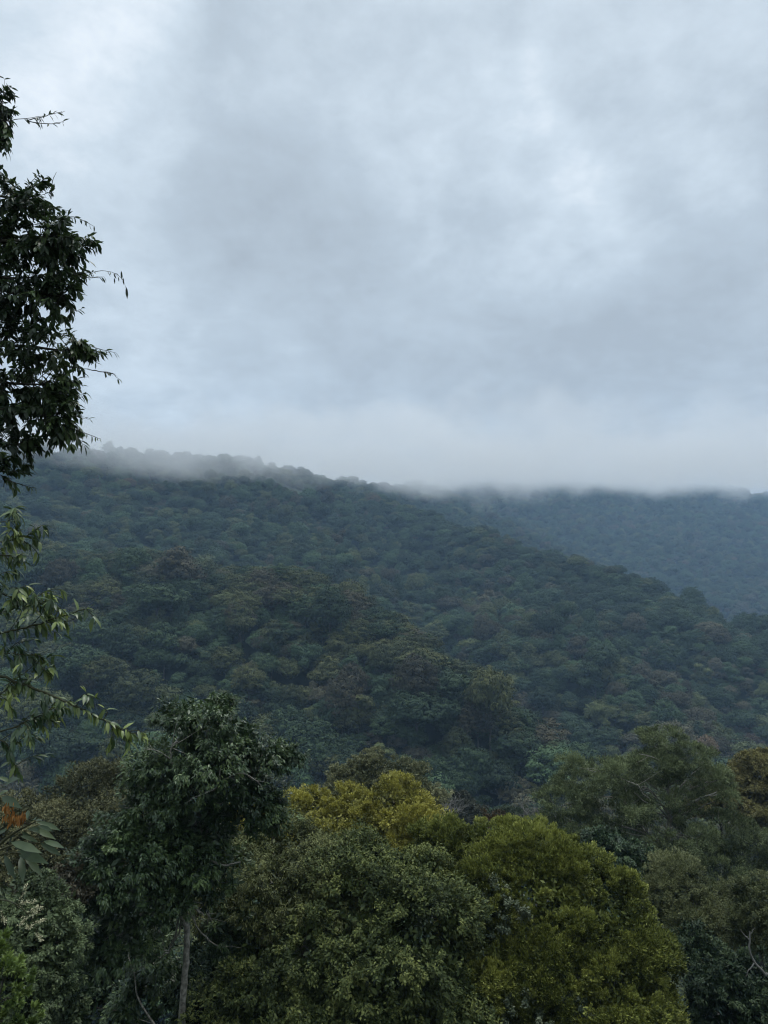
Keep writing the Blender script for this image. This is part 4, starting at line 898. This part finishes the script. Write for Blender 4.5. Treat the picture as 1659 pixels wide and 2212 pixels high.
# ------------------------------------------------------------------ air
def box(name, lo, hi, mat):
    lo = np.array(lo, float); hi = np.array(hi, float)
    V = np.array([[(lo if (i >> a) & 1 == 0 else hi)[a] for a in range(3)] for i in range(8)])
    Q = np.array([[0,2,3,1],[4,5,7,6],[0,1,5,4],[2,6,7,3],[0,4,6,2],[1,3,7,5]])
    return mobj(name, mesh_from(name, V, Q), mat)
hm = bpy.data.materials.new('haze_air'); hm.use_nodes = True; t = hm.node_tree; t.nodes.clear()
out = N('ShaderNodeOutputMaterial', t); pv = N('ShaderNodeVolumePrincipled', t)
pv.inputs['Color'].default_value = (.50, .73, 1.0, 1); pv.inputs['Density'].default_value = .00016; pv.inputs['Anisotropy'].default_value = .0
t.links.new(pv.outputs[0], out.inputs['Volume'])
zlo, zhi = float(Z.min()), float(Z.max())
print('terrain z', zlo, zhi)
hz = box('haze', (-1520, -140, zlo-1.5), (3320, 4020, zhi+40), hm); tag(hz, 'thin blue haze filling the valley', 'haze', kind='stuff')

cm = bpy.data.materials.new('mist_air'); cm.use_nodes = True; t = cm.node_tree; t.nodes.clear(); L = t.links.new
out = N('ShaderNodeOutputMaterial', t); pv = N('ShaderNodeVolumePrincipled', t)
pv.inputs['Color'].default_value = (1, 1, 1, 1); pv.inputs['Anisotropy'].default_value = .6
tcn = N('ShaderNodeTexCoord', t); sp = N('ShaderNodeSeparateXYZ', t); L(tcn.outputs['Object'], sp.inputs[0])
ns = N('ShaderNodeTexNoise', t); ns.inputs['Scale'].default_value = .006; ns.inputs['Detail'].default_value = 6; ns.inputs['Roughness'].default_value = .62; L(tcn.outputs['Object'], ns.inputs['Vector'])
fm_ = lambda *a: fmath(*a, tree=t)
base_ = fm_('ADD', fm_('MULTIPLY', fm_('SUBTRACT', sp.outputs['Y'], 1100), .160), 236)
hgt = fm_('ADD', fm_('SUBTRACT', sp.outputs['Z'], base_), fm_('MULTIPLY', fm_('SUBTRACT', ns.outputs['Fac'], .5), 290))
mr = N('ShaderNodeMapRange', t, interpolation_type='SMOOTHSTEP'); mr.inputs['From Min'].default_value = -40; mr.inputs['From Max'].default_value = 50; mr.inputs['To Max'].default_value = .009
mr2 = N('ShaderNodeMapRange', t, interpolation_type='SMOOTHSTEP'); mr2.inputs['From Min'].default_value = 5; mr2.inputs['From Max'].default_value = 70; mr2.inputs['To Min'].default_value = 1; mr2.inputs['To Max'].default_value = 0
L(hgt, mr.inputs['Value']); L(hgt, mr2.inputs['Value']); L(fm_('MULTIPLY', mr.outputs[0], mr2.outputs[0]), pv.inputs['Density']); L(pv.outputs[0], out.inputs['Volume'])
try: cm.cycles.volume_step_rate = .22
except Exception: pass
mist = box('mist', (-1200, 850, 180), (2900, 3700, zhi+38), cm); tag(mist, 'low cloud resting on the forested ridge tops', 'mist', kind='stuff')
print('tris', sum(len(o.data.polygons) for o in bpy.data.objects if o.type == 'MESH' and o.data.users == 1))
